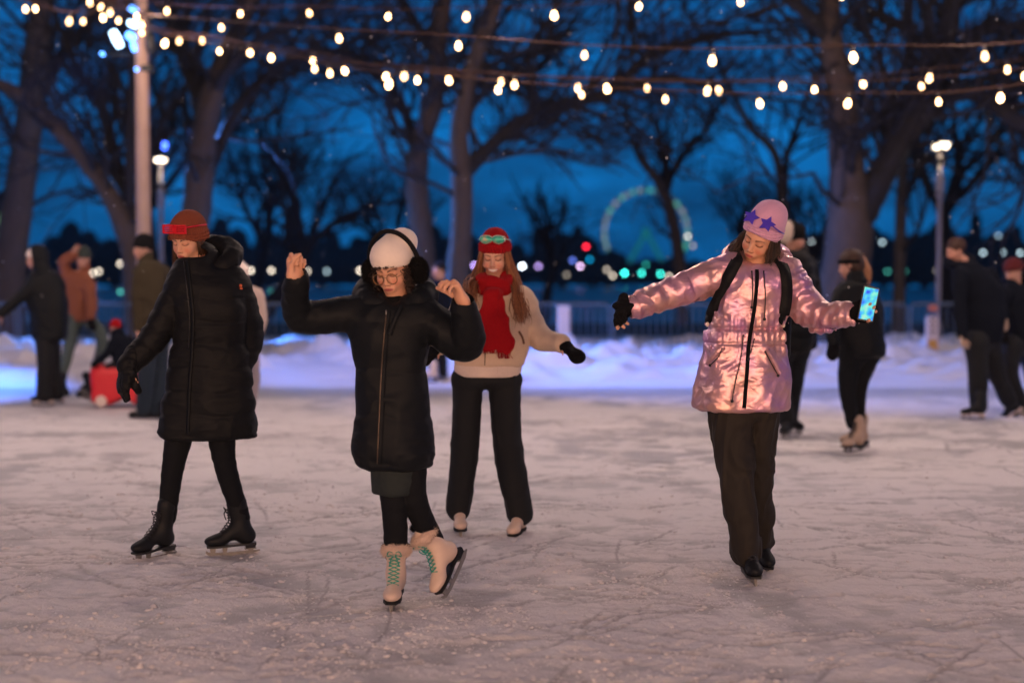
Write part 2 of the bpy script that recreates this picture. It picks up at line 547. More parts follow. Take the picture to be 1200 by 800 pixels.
class Head:
    def __init__(s, c, yaw=0, pitch=0, roll=0, sc=1.0):
        s.c, s.sc = A(*c), sc
        s.F, s.U, s.S = head_frame(yaw, pitch, roll)
        s.R = np.stack([s.S, s.F, s.U])      # local axes: side, forward, up

    def p(s, x, f, u):
        return s.c + (s.S * x + s.F * f + s.U * u) * s.sc

    def loc(s, P):
        return ((P - s.c) @ s.R.T) / s.sc

    def e(s, c, r, k=0.02, op=0):
        return Ell(s.p(*c), A(*r) * s.sc, s.R, k * s.sc, op)

    def co(s, a, b, ra, rb, k=0.01, op=0, **kw):
        return Cone(s.p(*a), s.p(*b), ra * s.sc, rb * s.sc, k=k * s.sc, op=op, **kw)

    def prims(s, ears=True, smile=False):
        e, co = s.e, s.co
        L = [e((0, -0.012, 0.035), (0.073, 0.090, 0.083)),
             e((0, 0.028, -0.030), (0.056, 0.056, 0.074), 0.04),
             co((0, 0.015, -0.075), (0, 0.056, -0.094), 0.034, 0.017, 0.03),
             e((0.034, 0.052, -0.032), (0.022, 0.022, 0.024), 0.02),
             e((-0.034, 0.052, -0.032), (0.022, 0.022, 0.024), 0.02),
             e((0, 0.070, 0.022), (0.044, 0.014, 0.010), 0.02),
             e((0.030, 0.092, 0.000), (0.014, 0.013, 0.010), 0.014, 1),
             e((-0.030, 0.092, 0.000), (0.014, 0.013, 0.010), 0.014, 1),
             e((0.030, 0.070, -0.001), (0.0135, 0.0125, 0.0115), 0.004),
             e((-0.030, 0.070, -0.001), (0.0135, 0.0125, 0.0115), 0.004),
             co((0, 0.078, 0.010), (0, 0.099, -0.032), 0.0060, 0.0092, 0.012),
             e((0.0105, 0.091, -0.036), (0.0065, 0.008, 0.0065), 0.006),
             e((-0.0105, 0.091, -0.036), (0.0065, 0.008, 0.0065), 0.006),
             e((0, 0.078, -0.062), (0.026, 0.012, 0.016), 0.02)]
        if smile:
            L += [e((0, 0.0835, -0.054), (0.024, 0.007, 0.004), 0.006), e((0, 0.0825, -0.068), (0.019, 0.008, 0.005), 0.006),
                  e((0.04, 0.056, -0.038), (0.018, 0.02, 0.014), 0.015), e((-0.04, 0.056, -0.038), (0.018, 0.02, 0.014), 0.015)]
        else:
            L += [e((0, 0.0835, -0.0580), (0.019, 0.008, 0.0040), 0.006), e((0, 0.0815, -0.0675), (0.015, 0.0085, 0.0048), 0.006),
                  e((0, 0.097, -0.0632), (0.020, 0.006, 0.0012), 0.003, 1)]
        if ears:
            L += [e((0.073, -0.008, -0.005), (0.008, 0.017, 0.028), 0.008), e((-0.073, -0.008, -0.005), (0.008, 0.017, 0.028), 0.008)]
        return L

    def colour(s, P, tone, smile=False, lids='down', lip=(0.42, 0.10, 0.09), brow=(0.05, 0.025, 0.015)):
        q = s.loc(P)
        x, f, u = q[:, 0], q[:, 1], q[:, 2]
        C = np.tile(A(*tone), (len(P), 1))
        face = (f > 0.02) & (np.abs(x) < 0.09) & (np.abs(u) < 0.14)

        def put(m, c, w=1.0):
            m = (m * face)[:, None] * w
            C[:] = C * (1 - m) + A(*c) * m
        soft = lambda d, a=0.0015: np.clip(0.5 - d / (2 * a), 0, 1)
        for sg in (-1, 1):
            ch = np.sqrt(((x - sg * 0.036) / 0.024) ** 2 + ((u + 0.034) / 0.020) ** 2) - 1
            put(np.clip(-ch, 0, 1), (tone[0], tone[1] * 0.62, tone[2] * 0.6), 0.8)
            t = np.clip((x * sg - 0.012) / 0.036, 0, 1)
            bu = 0.0185 + 0.006 * np.sin(t * 2.4)
            put(soft(np.maximum(np.abs(u - bu) - 0.0034 * (1.2 - t * .7), np.abs(x * sg - 0.030) - 0.019)), brow, 0.92)
            ex = np.abs(x * sg - 0.030) / 0.0145
            if lids in ('down', 'low'):
                cu = -0.0065 + 0.0045 * ex ** 2
                put(soft(np.maximum(np.abs(u - cu) - (0.0021 if lids == 'down' else 0.0033), (ex - 1.12) * 0.014)), (0.012, 0.006, 0.005), 1.0)
                put(soft(np.maximum(np.abs(u - cu - .005) - .0035, (ex - .95) * .014), .003), (tone[0] * .72, tone[1] * .55, tone[2] * .5), .7)  # eye socket shade painted into the skin colour
                put(soft(np.maximum(np.abs(u - cu - 0.0075) - 0.0008, (ex - 0.9) * 0.014)), (tone[0] * .55, tone[1] * .4, tone[2] * .35), 0.6)
            else:
                g = np.sqrt(ex ** 2 + ((u + 0.001) / 0.0058) ** 2) - 1
                put(soft(g * 0.005), (0.75, 0.72, 0.7))
                g2 = np.sqrt((x * sg - 0.031) ** 2 + (u + 0.002) ** 2) - 0.0053
                put(soft(g2) * (g < 0), (0.03, 0.015, 0.01))
                put(soft(np.abs(g * 0.006) - 0.0012) * (u > -0.001), (0.015, 0.008, 0.006))
            put(soft(np.sqrt((x * sg - 0.007) ** 2 + ((u + 0.0415) * 1.4) ** 2) - 0.0025) * (f > 0.07), (0.16, 0.05, 0.035), 0.7)
        if smile:
            cu = -0.0615 + 7.0 * x ** 2
            d = np.maximum(np.abs(u - cu) - 0.0105 * np.sqrt(np.clip(1 - (x / 0.033) ** 2, 0, 1)), np.abs(x) - 0.033)
            put(soft(d), lip)
            d2 = np.maximum(np.abs(u - cu - 0.0003) - 0.0068 * np.sqrt(np.clip(1 - (x / 0.028) ** 2, 0, 1)), np.abs(x) - 0.028)
            put(soft(d2, 0.001), (0.85, 0.80, 0.74))
        else:
            w = np.sqrt(np.clip(1 - (x / 0.021) ** 2, 0, 1))
            d = np.maximum(np.abs(u + 0.0625) - 0.0075 * w, np.abs(x) - 0.021)
            put(soft(d), lip)
            put(soft(np.maximum(np.abs(u + 0.0632) - 0.0009, np.abs(x) - 0.020), 0.001), (0.12, 0.02, 0.02), 0.9)
        return C


def rot(v, ax, ang):
    ax = nrm(ax); c, s_ = math.cos(ang), math.sin(ang)
    return v * c + np.cross(ax, v) * s_ + ax * np.dot(ax, v) * (1 - c)


def hand_prims(wr, D, N, side=1, curl=(20, 30, 20), sc=1.0, fat=1.0, tcurl=20, spread=6, tips=None, arm=0.06, tout=0.75):
    """wr wrist, D finger direction, N direction the palm faces; side=+1: thumb towards D x N"""
    D = nrm(D); N = nrm(A(*N) - D * np.dot(A(*N), D)); S = np.cross(D, N) * side
    P = []
    r = 0.036 * sc
    P.append(Cone(wr - D * arm, wr + D * 0.01 * sc, 0.026 * sc * fat, 0.026 * sc * fat, u=N, f=0.75, k=0.02))
    P.append(Cone(wr + D * .022 * sc, wr + D * .070 * sc, r * 0.92 * fat, r * 1.05 * fat, u=N, f=0.42, k=0.03))
    if np.isscalar(curl[0]):
        curl = [curl] * 4
    ends = []
    for i, (off, ln) in enumerate([(.029, .072), (.0095, .080), (-.010, .074), (-.0285, .058)]):
        b = wr + (D * (.080 - (0, 0, .003, .009)[i]) + S * off) * sc
        ang = math.radians(spread * (1.5 - i) * 0.6)
        d = rot(D, N, ang * (1 if np.dot(rot(D, N, 0.3), S) > 0 else -1))
        ax = nrm(np.cross(d, N))
        c = curl[i]
        rr = (0.0088, 0.0090, 0.0086, 0.0076)[i] * sc * fat
        seg = [.46, .30, .24]
        b0 = b - d * 0.02 * sc
        P.append(Cone(b0, b, rr * 1.1, rr * 1.1, k=0.012))
        acc = 0
        for j in range(3):
            acc += math.radians(c[j])
            dd = rot(d, ax, acc)
            e = b + dd * ln * sc * seg[j]
            P.append(Cone(b, e, rr * (1.06 - .08 * j), rr * (.98 - .08 * j), k=0.0045))
            b = e
        ends.append(b)
    b = wr + (D * .020 + S * .024 + N * .006) * sc
    d = nrm(D * 0.75 + S * tout + N * 0.35)
    ax = nrm(np.cross(d, nrm(-S * 0.6 + N * 0.5)))
    rr = 0.0108 * sc * fat
    acc = 0
    for j, ln in enumerate((.044, .033, .027)):
        acc += math.radians((0, tcurl, tcurl)[j])
        dd = rot(d, ax, acc)
        e = b + dd * ln * sc
        P.append(Cone(b, e, rr * (1.25, 1.0, .92)[j], rr * (1.02, .94, .8)[j], k=0.010 if j == 0 else 0.004))
        b = e
    ends.append(b)
    for p in P:
        p.hand = True
    return P, ends, (D, N, S)


def fuzz(mb, V, nrmls, n, ln, w, seed, droop=0.3, c=(1, 1, 1)):
    """short fibres standing out of a surface"""
    r = np.random.default_rng(seed)
    i = r.integers(0, len(V), n)
    d = nrmls[i] + r.normal(0, 0.55, (n, 3)); d[:, 2] -= droop
    d /= np.linalg.norm(d, axis=1)[:, None]
    s_ = np.cross(d, r.normal(0, 1, (n, 3))); s_ /= np.linalg.norm(s_, axis=1)[:, None] + 1e-9
    l = ln * r.uniform(0.5, 1.2, n)[:, None]
    base = V[i] - nrmls[i] * 0.002
    mid = base + d * l * 0.6
    tip = base + d * l - A(0, 0, 1) * l * 0.15
    Vv = np.stack([base - s_ * w, base + s_ * w, mid + s_ * w * 0.6, tip, mid - s_ * w * 0.6], 1)
    b = np.arange(n)[:, None] * 5
    F = b + [0, 1, 2, 4]
    Vv2 = Vv.reshape(-1, 3)
    mb.add(Vv2, F, c)
    # tip as a slim quad
    Vt = np.stack([Vv[:, 4], Vv[:, 2], Vv[:, 3] + s_ * w * 0.15, Vv[:, 3] - s_ * w * 0.15], 1).reshape(-1, 3)
    mb.add(Vt, np.arange(n)[:, None] * 4 + [0, 1, 2, 3], c)


def vnormals(V, F):
    n = np.cross(V[F[:, 1]] - V[F[:, 0]], V[F[:, 2]] - V[F[:, 0]])
    N = np.zeros_like(V)
    for k in range(F.shape[1]):
        np.add.at(N, F[:, k], n)
    return N / (np.linalg.norm(N, axis=1)[:, None] + 1e-12)


def wrinkle(amp, f, seed=0, st=(1, 1, 1)):
    """soft folds with sharper crests"""
    def g(P):
        Q = P * np.asarray(st)
        w = vnoise(P, 6, seed + 5)[..., None] * 0.15
        a = vnoise(Q + w, f, seed)
        b = vnoise(Q + w, f * 2.1, seed + 3)
        return amp * ((1 - np.abs(2 * a - 1)) ** 1.5 - 0.4) + amp * 0.45 * ((1 - np.abs(2 * b - 1)) - 0.5)
    return g


class Person:
    def __init__(s, label, base, vox=0.0036, group=None, tone=(0.68, 0.36, 0.23)):
        s.label, s.base, s.vox, s.group, s.tone = label, A(*base), vox, group, tone
        s.body, s.kids, s.hd, s.hkw = [], [], None, {}
        s.colfn = None

    def add(s, *prims):
        for p in prims:
            if isinstance(p, (list, tuple)):
                s.body.extend(p)
            else:
                s.body.append(p)

    def build(s):
        V, F = sdf_mesh(s.body, s.vox)
        C = s.hd.colour(V, s.tone, **s.hkw) if s.hd else np.tile(A(*s.tone), (len(V), 1))
        if s.colfn is not None:
            C = s.colfn(V, C)
        s.o = link_mesh('person', V, F, SKIN, None, s.base, C)
        s.o.location = tuple(s.base)
        tag(s.o, s.label, 'person', s.group)
        return s.o

    def sdf(s, name, prims, mat, h=0.006, disp=None, dmax=0.0, parent=None, fz=None, col=None, label=None):
        V, F = sdf_mesh(prims, h, disp, dmax)
        par = parent or s.o
        if fz:
            mb = MB(); mb.add(V, F)
            fuzz(mb, V, vnormals(V, F), *fz)
            o = mb.build(name, mat, par, s.base)
        else:
            o = link_mesh(name, V, F, mat, par, s.base, col(V) if col else None)
        if label:
            o['label'] = label
        return o

    def mb(s, name, mb, mat, parent=None, smooth=True, col=False, label=None):
        o = mb.build(name, mat, parent or s.o, s.base, smooth, col)
        if label:
            o['label'] = label
        return o


def basic_body(p, hd, chest, pelvis, arms, legs, t=1.0, ears=True, **hk):
    """the continuous body under the clothes: neck, trunk, limbs; hands are added by the caller"""
    p.hd = hd; p.hkw = hk
    p.add(hd.prims(ears=ears, smile=hk.get('smile', False)))
    chest, pelvis = A(*chest), A(*pelvis)
    nb = chest + A(0, 0, 0.10)
    p.add(Cone(hd.p(0, -0.018, -0.06), nb, 0.047 * t, 0.052 * t, k=0.03))
    p.add(Cone(nb + A(-0.06, 0, -.02), nb + A(0.06, 0, -.02), 0.045 * t, 0.045 * t, k=0.06))
    p.add(Cone(chest, pelvis, 0.085 * t, 0.08 * t, k=0.08))
    for sh, el, wr in arms:
        p.add(Cone(chest + A(0, 0, .05), sh, 0.045 * t, 0.042 * t, k=0.05))
        p.add(Cone(sh, el, 0.040 * t, 0.034 * t, k=0.02), Cone(el, wr, 0.034 * t, 0.024 * t, k=0.01))
    for hp, kn, an in legs:
        p.add(Cone(pelvis, hp, 0.07 * t, 0.055 * t, k=0.05), Cone(hp, kn, 0.052 * t, 0.040 * t, k=0.02), Cone(kn, an, 0.040 * t, 0.028 * t, k=0.01))


def frame_from(F, U):
    F = nrm(F); U = nrm(A(*U) - F * np.dot(A(*U), F)); S = np.cross(F, U)
    return F, U, S


def ice_skate(p, an, F, U, boot, sc=1.0, h=0.0045, lace=None, fur=None, shaft=0.10, simple=False, sole=None, leg=None):
    """figure skate: an = ankle joint, 0.145*sc above the blade's edge"""
    F, U, S = frame_from(F, U)
    V_ = U if leg is None else nrm(A(*leg))
    an = an + A(0, 0, .008)
    q = lambda f, x, u: an + (F * f + S * x + U * u + (V_ - U) * max(u + .01, 0)) * sc
    R = np.stack([F, S, U])
    b = [Cone(q(-.012, 0, shaft), q(-.006, 0, -.03), .050 * sc, .043 * sc, u=S, f=.86, k=.02),
         Ell(q(-.022, 0, -.055), A(.046, .033, .040) * sc, R, .03 * sc),
         Cone(q(.012, 0, -.012), q(.105, 0, -.062), .040 * sc, .030 * sc, u=S, f=.95, k=.03 * sc),
         Ell(q(.135, 0, -.066), A(.050, .038, .027) * sc, R, .03 * sc),
         Box(q(.03, 0, -.14), A(.2, .1, .052) * sc, R, .002, .006, 1)]
    bo = p.sdf('ice_skate', b, boot, h)
    sm = MB()
    outline = [(-.068, .020), (-.03, .030), (.03, .029), (.09, .037), (.14, .037), (.175, .022)]
    for (f0, w0), (f1, w1) in zip(outline[:-1], outline[1:]):
        V = [q(f, x * w, u) for f, w in ((f0, w0), (f1, w1)) for x in (-1, 1) for u in (-.098, -.088)]
        sm.add(V, [[0, 2, 3, 1][::-1], [4, 5, 7, 6][::-1], [0, 1, 5, 4], [2, 6, 7, 3], [0, 4, 6, 2], [1, 3, 7, 5]])
    V = [q(f, x, u) for f, w, u in ((-.068, .024, -.094), (-.010, .027, -.094), (-.060, .018, -.116), (-.016, .02, -.116)) for x in (-w, w)]
    sm.add(V, [[0, 1, 3, 2], [4, 6, 7, 5], [0, 4, 5, 1], [2, 3, 7, 6], [0, 2, 6, 4], [1, 5, 7, 3]])
    p.mb('sole', sm, sole or (BLACK_LEATHER if boot is not BLACK_LEATHER else PLASTIC_BLACK), bo, smooth=False)
    bm = MB()
    t = .0030
    def plate(poly, tt=t):
        for i in range(0, len(poly) - 2, 2):
            a_, b_, c_, d_ = poly[i], poly[i + 1], poly[i + 2], poly[i + 3]
            V = [q(f, x, u) for (f, u) in (a_, b_, c_, d_) for x in (-tt, tt)]
            bm.add(V, [[0, 1, 3, 2], [4, 6, 7, 5], [0, 4, 5, 1], [2, 3, 7, 6], [0, 2, 6, 4], [1, 5, 7, 3]])
    # runner as pairs (top, bottom) along f, then the two stanchions
    plate([(-.085, -.128), (-.085, -.134), (-.05, -.128), (-.05, -.1435), (.04, -.129), (.04, -.145), (.12, -.128), (.12, -.1435), (.165, -.122), (.165, -.138), (.178, -.112), (.180, -.126)])
    plate([(-.058, -.114), (-.050, -.130), (-.022, -.114), (-.030, -.130)], .007)
    plate([(.070, -.097), (.080, -.130), (.100, -.097), (.096, -.130)], .007)
    plate([(.130, -.097), (.135, -.130), (.160, -.097), (.158, -.130)], .007)
    bm.box(q(.11, 0, -.099), A(.052, .024, .0025) * sc, R)
    bm.box(q(-.038, 0, -.117), A(.028, .02, .0025) * sc, R)
    p.mb('blade', bm, STEEL, bo, smooth=False)
    if lace:
        lm = MB()
        n = 9
        def on(t_, x):
            f = np.interp(t_, [0, .5, 1], [.108, .052, .040]); u = np.interp(t_, [0, .5, 1], [-.030, .030, .095])
            return q(f - abs(x) * 0.25 * (1 - t_ * .3), x, u - abs(x) * .1)
        for i in range(n):
            t0, t1 = i / n, (i + 1) / n
            w = .022
            for sg in (-1, 1):
                lm.sweep([on(t0, sg * w), on((t0 + t1) / 2, 0) + (F * .004 + U * .002), on(t1, -sg * w)], .0027 * sc, 4)
            for sg in (-1, 1):
                lm.ball(on(t0, sg * w), .0035 * sc, 6, 4)
        for sg in (-1, 1):
            a0 = on(.95, 0) + F * .006
            lm.sweep(upsample([a0, a0 + S * sg * .022 + F * .012 + U * .012, a0 + S * sg * .030 - U * .012, a0 + F * .004], 5), .0025 * sc, 4)
            lm.sweep(upsample([a0, a0 + S * sg * .012 + F * .012 - U * .02, a0 + S * sg * .02 + F * .004 - U * .05], 5), .0025 * sc, 4)
        p.mb('lace', lm, lace, bo)
    if fur:
        fp = []
        for k in range(10):
            a0, a1 = 2 * math.pi * k / 10, 2 * math.pi * (k + 1) / 10
            c0 = q(-.012 + .046 * math.cos(a0), .040 * math.sin(a0), shaft + .004 + .01 * math.cos(a0))
            c1 = q(-.012 + .046 * math.cos(a1), .040 * math.sin(a1), shaft + .004 + .01 * math.cos(a1))
            fp.append(Cone(c0, c1, .019 * sc, .019 * sc, k=.01))
        p.sdf('fur_cuff', fp, fur, h, parent=bo, fz=(5000, .016, .0009, 5, 0.2))
    return bo


def hair_strands(mb, roots, ctrl, n, r, seed, jit=0.012, m=4, c0=(0.25, 0.09, 0.04), c1=(0.45, 0.2, 0.09), wave=0.0, wf=3.0):
    """n strands following the guide curve, spread across the root segment"""
    g = np.random.default_rng(seed)
    for i in range(n):
        t = g.random()
        off = roots[0] * (1 - t) + roots[1] * t
        off2 = off * g.uniform(0.5, 1.2)
        pts = []
        j = g.normal(0, jit, 3)
        ph = g.uniform(0, 6)
        K = len(ctrl)
        for k, c in enumerate(ctrl):
            w = k / (K - 1)
            pts.append(c + off * (1 - w) + off2 * w + j * (0.3 + w))
        pts = upsample(pts, 5)
        if wave:
            w = np.linspace(0, 1, len(pts))
            pts = pts + np.stack([np.sin(w * wf * 6.28 + ph), np.cos(w * wf * 6.28 + ph * 1.3), 0 * w], 1) * wave * w[:, None] ** 0.5
        rad = r * g.uniform(.6, 1.3) * np.interp(np.linspace(0, 1, len(pts)), [0, .15, .7, 1], [.7, 1, .9, .15])
        mix = g.random()
        mb.sweep(pts, rad, m, c=A(*c0) * (1 - mix) + A(*c1) * mix, cap=False)


def beanie(p, hd, mat, h=0.0035, low=0.0, tall=0.0, cuff=0.05, rib=44, tilt=0.0, ribamp=0.0016, fold=True, back=0.0, name='knit_hat', thick=0.0):
    """close knitted hat with turned-up brim, shaped to the skull"""
    T = thick
    L = [hd.e((0, -0.014 - back * .3, 0.040 + tall * .5), (0.083 + T, 0.100 + T, 0.086 + tall + T), 0.02)]
    if back:
        L.append(hd.e((0, -0.06 - back * .5, 0.085 + tall), (0.062, 0.06 + back * .4, 0.05), 0.05))
    R = hd.R
    # brim band: an ellipse tube tilted down at the back
    if fold:
        n = 22
        for k in range(n):
            a0, a1 = 2 * math.pi * k / n, 2 * math.pi * (k + 1) / n
            f = lambda a: hd.p((.083 + T) * math.sin(a), -.012 + (.098 + T) * math.cos(a), low + .034 + cuff * .5 - .030 * (1 - math.cos(a)) * .5)
            ax = hd.U
            c0, c1 = f(a0), f(a1)
            hgt = cuff * .5
            L.append(Cone(c0 + ax * hgt * .5, c1 + ax * hgt * .5, .0065, .0065, k=.004))
            L.append(Cone(c0, c1, .0068, .0068, k=.004))
            L.append(Cone(c0 - ax * hgt * .5, c1 - ax * hgt * .5, .0062, .0062, k=.004))
    # cut away below the brim: plane tilted towards the nape
    tl = math.radians(14 + tilt)
    a3 = hd.U * math.cos(tl) - hd.F * math.sin(tl)
    a2 = hd.F * math.cos(tl) + hd.U * math.sin(tl)
    L.append(Box(hd.p(0, 0, low + .012) - a3 * .2, (.3, .3, .2), np.stack([hd.S, a2, a3]), .001, .004, 1))

    def disp(P):
        q = hd.loc(P)
        th = np.arctan2(q[..., 0], q[..., 1] + .012)
        return ribamp * np.cos(rib * th) + 0.0025 * (vnoise(P, 22, 3) - .5)
    return p.sdf(name, L, mat, h, disp if rib else (lambda P: 0.003 * (vnoise(P, 18, 3) - .5) + 0.0008 * np.sin(hd.loc(P)[..., 2] * 900)), 0.004)


def hood_down(c, r=0.05, w=0.13, d=0.10, up=0.03, front=-0.02, back=1.5):
    """rolled hood lying round the neck, thick at the nape; c = base of the neck"""
    L = []
    n = 14
    P = []
    for k in range(n + 1):
        a = math.radians(-150 + 300 * k / n)     # 0 = nape
        b = (1 + math.cos(a)) / 2
        P.append((c + A(w * math.sin(a), d * math.cos(a) * (1.15 if b > .5 else 1.0), up * (b * 1.6 - .5) + (front if b < .3 else 0) * (1 - b / .3 if b < .3 else 0)), r * (0.62 + (back - .62) * b)))
    for (a, ra), (b, rb) in zip(P[:-1], P[1:]):
        L.append(Cone(a, b, ra, rb, k=0.015))
    return L


def line_on(loft, pts, Y, off=0.004, n=5):
    out = []
    for px, py in pts:
        y = Y
        for _ in range(3):
            w = W(px, py, y)
            f = loft.front(w[0], w[2], off)
            y = f[1]
        out.append(f)
    return upsample(out, n)


def on_mesh(o, pts, off=0.004, n=5, miss=None):
    """points of the photo laid on the surface of a finished garment"""
    from mathutils.bvhtree import BVHTree
    me = o.data
    key = me.name
    if key not in _BVH:
        par = A(*o.parent.matrix_basis.translation) if o.parent is not None else A(0, 0, 0)
        vv = np.empty(len(me.vertices) * 3, np.float32); me.vertices.foreach_get('co', vv)
        ff = [tuple(q.vertices) for q in me.polygons]
        b_ = A(*o['_base']) if '_base' in o else par
        _BVH[key] = BVHTree.FromPolygons([Vector(v) for v in (vv.reshape(-1, 3) + b_).tolist()], ff)
    t = _BVH[key]
    out = []
    o0 = Vector((0, 0, CAM_H))
    raw = []
    for px, py in upsample(np.array(pts, float), n):
        d = Vector(tuple(nrm(W(px, py, 7) - A(0, 0, CAM_H))))
        hit = t.ray_cast(o0, d)
        if hit[0] is None:
            continue
        raw.append(A(*hit[0]) - A(*d) * off)
    raw = np.array(raw)
    if len(raw) > 4:      # keep the line from following every small fold
        k = raw.copy()
        k[1:-1] = (raw[:-2] + 2 * raw[1:-1] + raw[2:]) / 4
        raw = np.c_[raw[:, 0], np.minimum(raw[:, 1], k[:, 1]), raw[:, 2]]
    return raw


_BVH = {}


def ribbon(mb, pts, w, t, nrml, c=(1, 1, 1)):
    pts = np.asarray(pts)
    T = np.gradient(pts, axis=0); T /= np.linalg.norm(T, axis=1)[:, None]
    N = np.tile(A(*nrml), (len(pts), 1)); N -= T * (N * T).sum(1)[:, None]; N /= np.linalg.norm(N, axis=1)[:, None]
    B = np.cross(T, N)
    V = np.stack([pts - B * w - N * t, pts + B * w - N * t, pts + B * w + N * t, pts - B * w + N * t], 1).reshape(-1, 3)
    n = len(pts)
    i = np.arange(n - 1)[:, None] * 4; j = np.arange(4)[None, :]; j2 = (j + 1) % 4
    F = np.stack([i + j, i + j2, i + 4 + j2, i + 4 + j], -1).reshape(-1, 4)
    mb.add(V, F[:, ::-1], c)
    mb.add(V[:4], [[0, 1, 2, 3]], c); mb.add(V[-4:], [[3, 2, 1, 0]], c)


def stations(rows, Y):
    """(px left, px right, py, half depth, dy) rows of the photo at distance Y -> loft stations"""
    out = []
    for r in rows:
        a, b = W(r[0], r[2], Y), W(r[1], r[2], Y)
        out.append(((a[0] + b[0]) / 2, Y + (r[4] if len(r) > 4 else 0), (a[2] + b[2]) / 2, (b[0] - a[0]) / 2, r[3]))
    return out
# ------------------------------------------------------------------ the four skaters in front
def arm3(a, b, c, Y):
    f = lambda t: W(t[0], t[1], Y + (t[2] if len(t) > 2 else 0))
    return f(a), f(b), f(c)


def woman_rust():
    Y = 7.3
    base = G(235, 652)
    p = Person('person in long black quilted coat, rust beanie with red sunglasses on it and black skates', base)
    hd = Head(W(221, 281, Y), yaw=22, pitch=18, roll=2, sc=1.0)
    a = arm3((216, 330), (183, 392, -.05), (151, 428, -.12), Y)
    b = arm3((271, 328, .03), (291, 392, .06), (274, 442, -.03), Y)
    la = arm3((215, 490), (203, 545, -.03), (196, 606), Y)
    lb = arm3((258, 490), (264, 545, -.03), (283, 606, .02), Y)
    basic_body(p, hd, W(243, 352, Y), W(240, 460, Y), [a, b], [la, lb], ears=False, lip=(0.40, .09, .08))
    ha, _, _ = hand_prims(a[2], W(140, 468, Y - .14) - a[2], A(.8, .5, 0), side=1, curl=(12, 18, 12), sc=.80, arm=.02)
    hb, _, _ = hand_prims(b[2], W(262, 480, Y - .03) - b[2], A(-.9, .3, 0), side=-1, curl=(18, 24, 16), sc=.80, arm=.02)
    p.add(ha, hb)
    p.build()
    for (w_, tgt, nn, sd) in ((a[2], W(140, 468, Y - .14), A(.8, .5, 0), 1), (b[2], W(262, 480, Y - .03), A(-.9, .3, 0), -1)):
        gp, _, _ = hand_prims(w_, tgt - w_, nn, side=sd, curl=(10, 14, 10) if sd == 1 else (18, 24, 16), sc=1.10, fat=1.75, spread=2, tout=.3)
        p.sdf('glove', gp, BLACK_NYLON, .0045, wrinkle(.005, 30, 3), .006)
    st = stations([(212, 240, 301, .070, -.01), (207, 248, 309, .085), (204, 266, 318, .105), (202, 278, 329, .125), (202, 285, 345, .14),
                   (205, 290, 370, .145), (206, 288, 395, .14), (200, 293, 430, .15), (194, 296, 465, .16), (188, 298, 500, .17), (188, 298, 513, .165)], Y)
    lo = Loft(st, n=2.5, q=(.008, .118, .02), rnd=.02, fold=(.008, 5))
    coat = [lo, Cone(W(232, 324, Y + .01), W(237, 304, Y + .03), .108, .090, k=.04), Ell(W(226, 296, Y - .02), (.082, .088, .03), None, .012, 1)]
    coat += tube(a, [.082, .070, .056], k=.05, q=(.008, .095))
    coat += tube(b, [.086, .076, .058], k=.05, q=(.008, .095))
    coat.append(Ell(lo.st[0, :3] * A(1, 1, 1) + A(0, 0, -.03), A(.16, .13, .06), None, .03, 1))
    c = p.sdf('coat', coat, BLACK_NYLON, .0065, wrinkle(.007, 9, 2, (1, 1, 2)), .02)
    # cuffs
    cf = MB()
    for w_, e_ in ((a[2], a[1]), (b[2], b[1])):
        d = nrm(w_ - e_)
        cf.sweep([w_ - d * .02, w_ + d * .012], [.046, .043], 16)
    p.mb('cuff', cf, BLACK_KNIT, c)
    hc = W(245, 308, Y + .06)
    p.sdf('hood', hood_down(hc, .050, .112, .090, .065, front=-.01, back=1.5), BLACK_NYLON, .006, wrinkle(.012, 13, 8), .02, parent=c)
    z = MB()
    ribbon(z, on_mesh(c, [(219, 304), (222, 330), (226, 370), (225, 410), (222, 450), (220, 508)], .003), .009, .003, (-.4, -1, 0))
    p.mb('zip_placket', z, BLACK_MATTE, c)
    z = MB(); z.sweep(on_mesh(c, [(215, 306), (218, 330), (222, 370), (221, 408)], .002), .0025, 5)
    p.mb('zip', z, PLASTIC_BLACK, c)
    bd = MB(); P_ = on_mesh(c, [(282, 338), (283, 339)], .003)[0]
    bd.box(P_, (.010, .002, .004), col=(1, 1, 1)); bd.ball(P_ + A(0, 0, .014), (.009, .003, .009), 8, 5)
    p.mb('sleeve_badge', bd, cloth('badge', (.55, .12, .05)), c)
    pants = tube(la, [.078, .056, .044]) + tube(lb, [.078, .056, .043])
    p.sdf('leggings', pants, LEGGING, .005, wrinkle(.003, 18, 4), .006)
    ice_skate(p, W(190, 621, Y - .02), A(-.62, -.8, -.04), A(.04, 0, 1), BLACK_LEATHER, sc=1.04, lace=LACE_BLACK, shaft=.12, leg=la[1] - la[2])
    ice_skate(p, W(283, 617, Y + .02), A(-.97, -.28, -.04), A(.05, 0, 1), BLACK_LEATHER, sc=1.04, lace=LACE_BLACK, shaft=.12, leg=lb[1] - lb[2])
    beanie(p, hd, RUST_KNIT, tall=.014, cuff=.066, low=-.028, rib=40, thick=.006, tilt=12)
    tg = MB(); tg.box(hd.p(.072, .062, .03), (.002, .010, .012), hd.R); p.mb('hat_tag', tg, cloth('tag_brown', (.08, .04, .02)))
    # red slotted sunglasses pushed up on the hat
    s = MB(); gl = MB()
    gU = nrm(hd.U * .95 - hd.F * .2)
    R = np.stack([hd.S, np.cross(gU, hd.S), gU])
    c0 = hd.p(0, .104, .086)
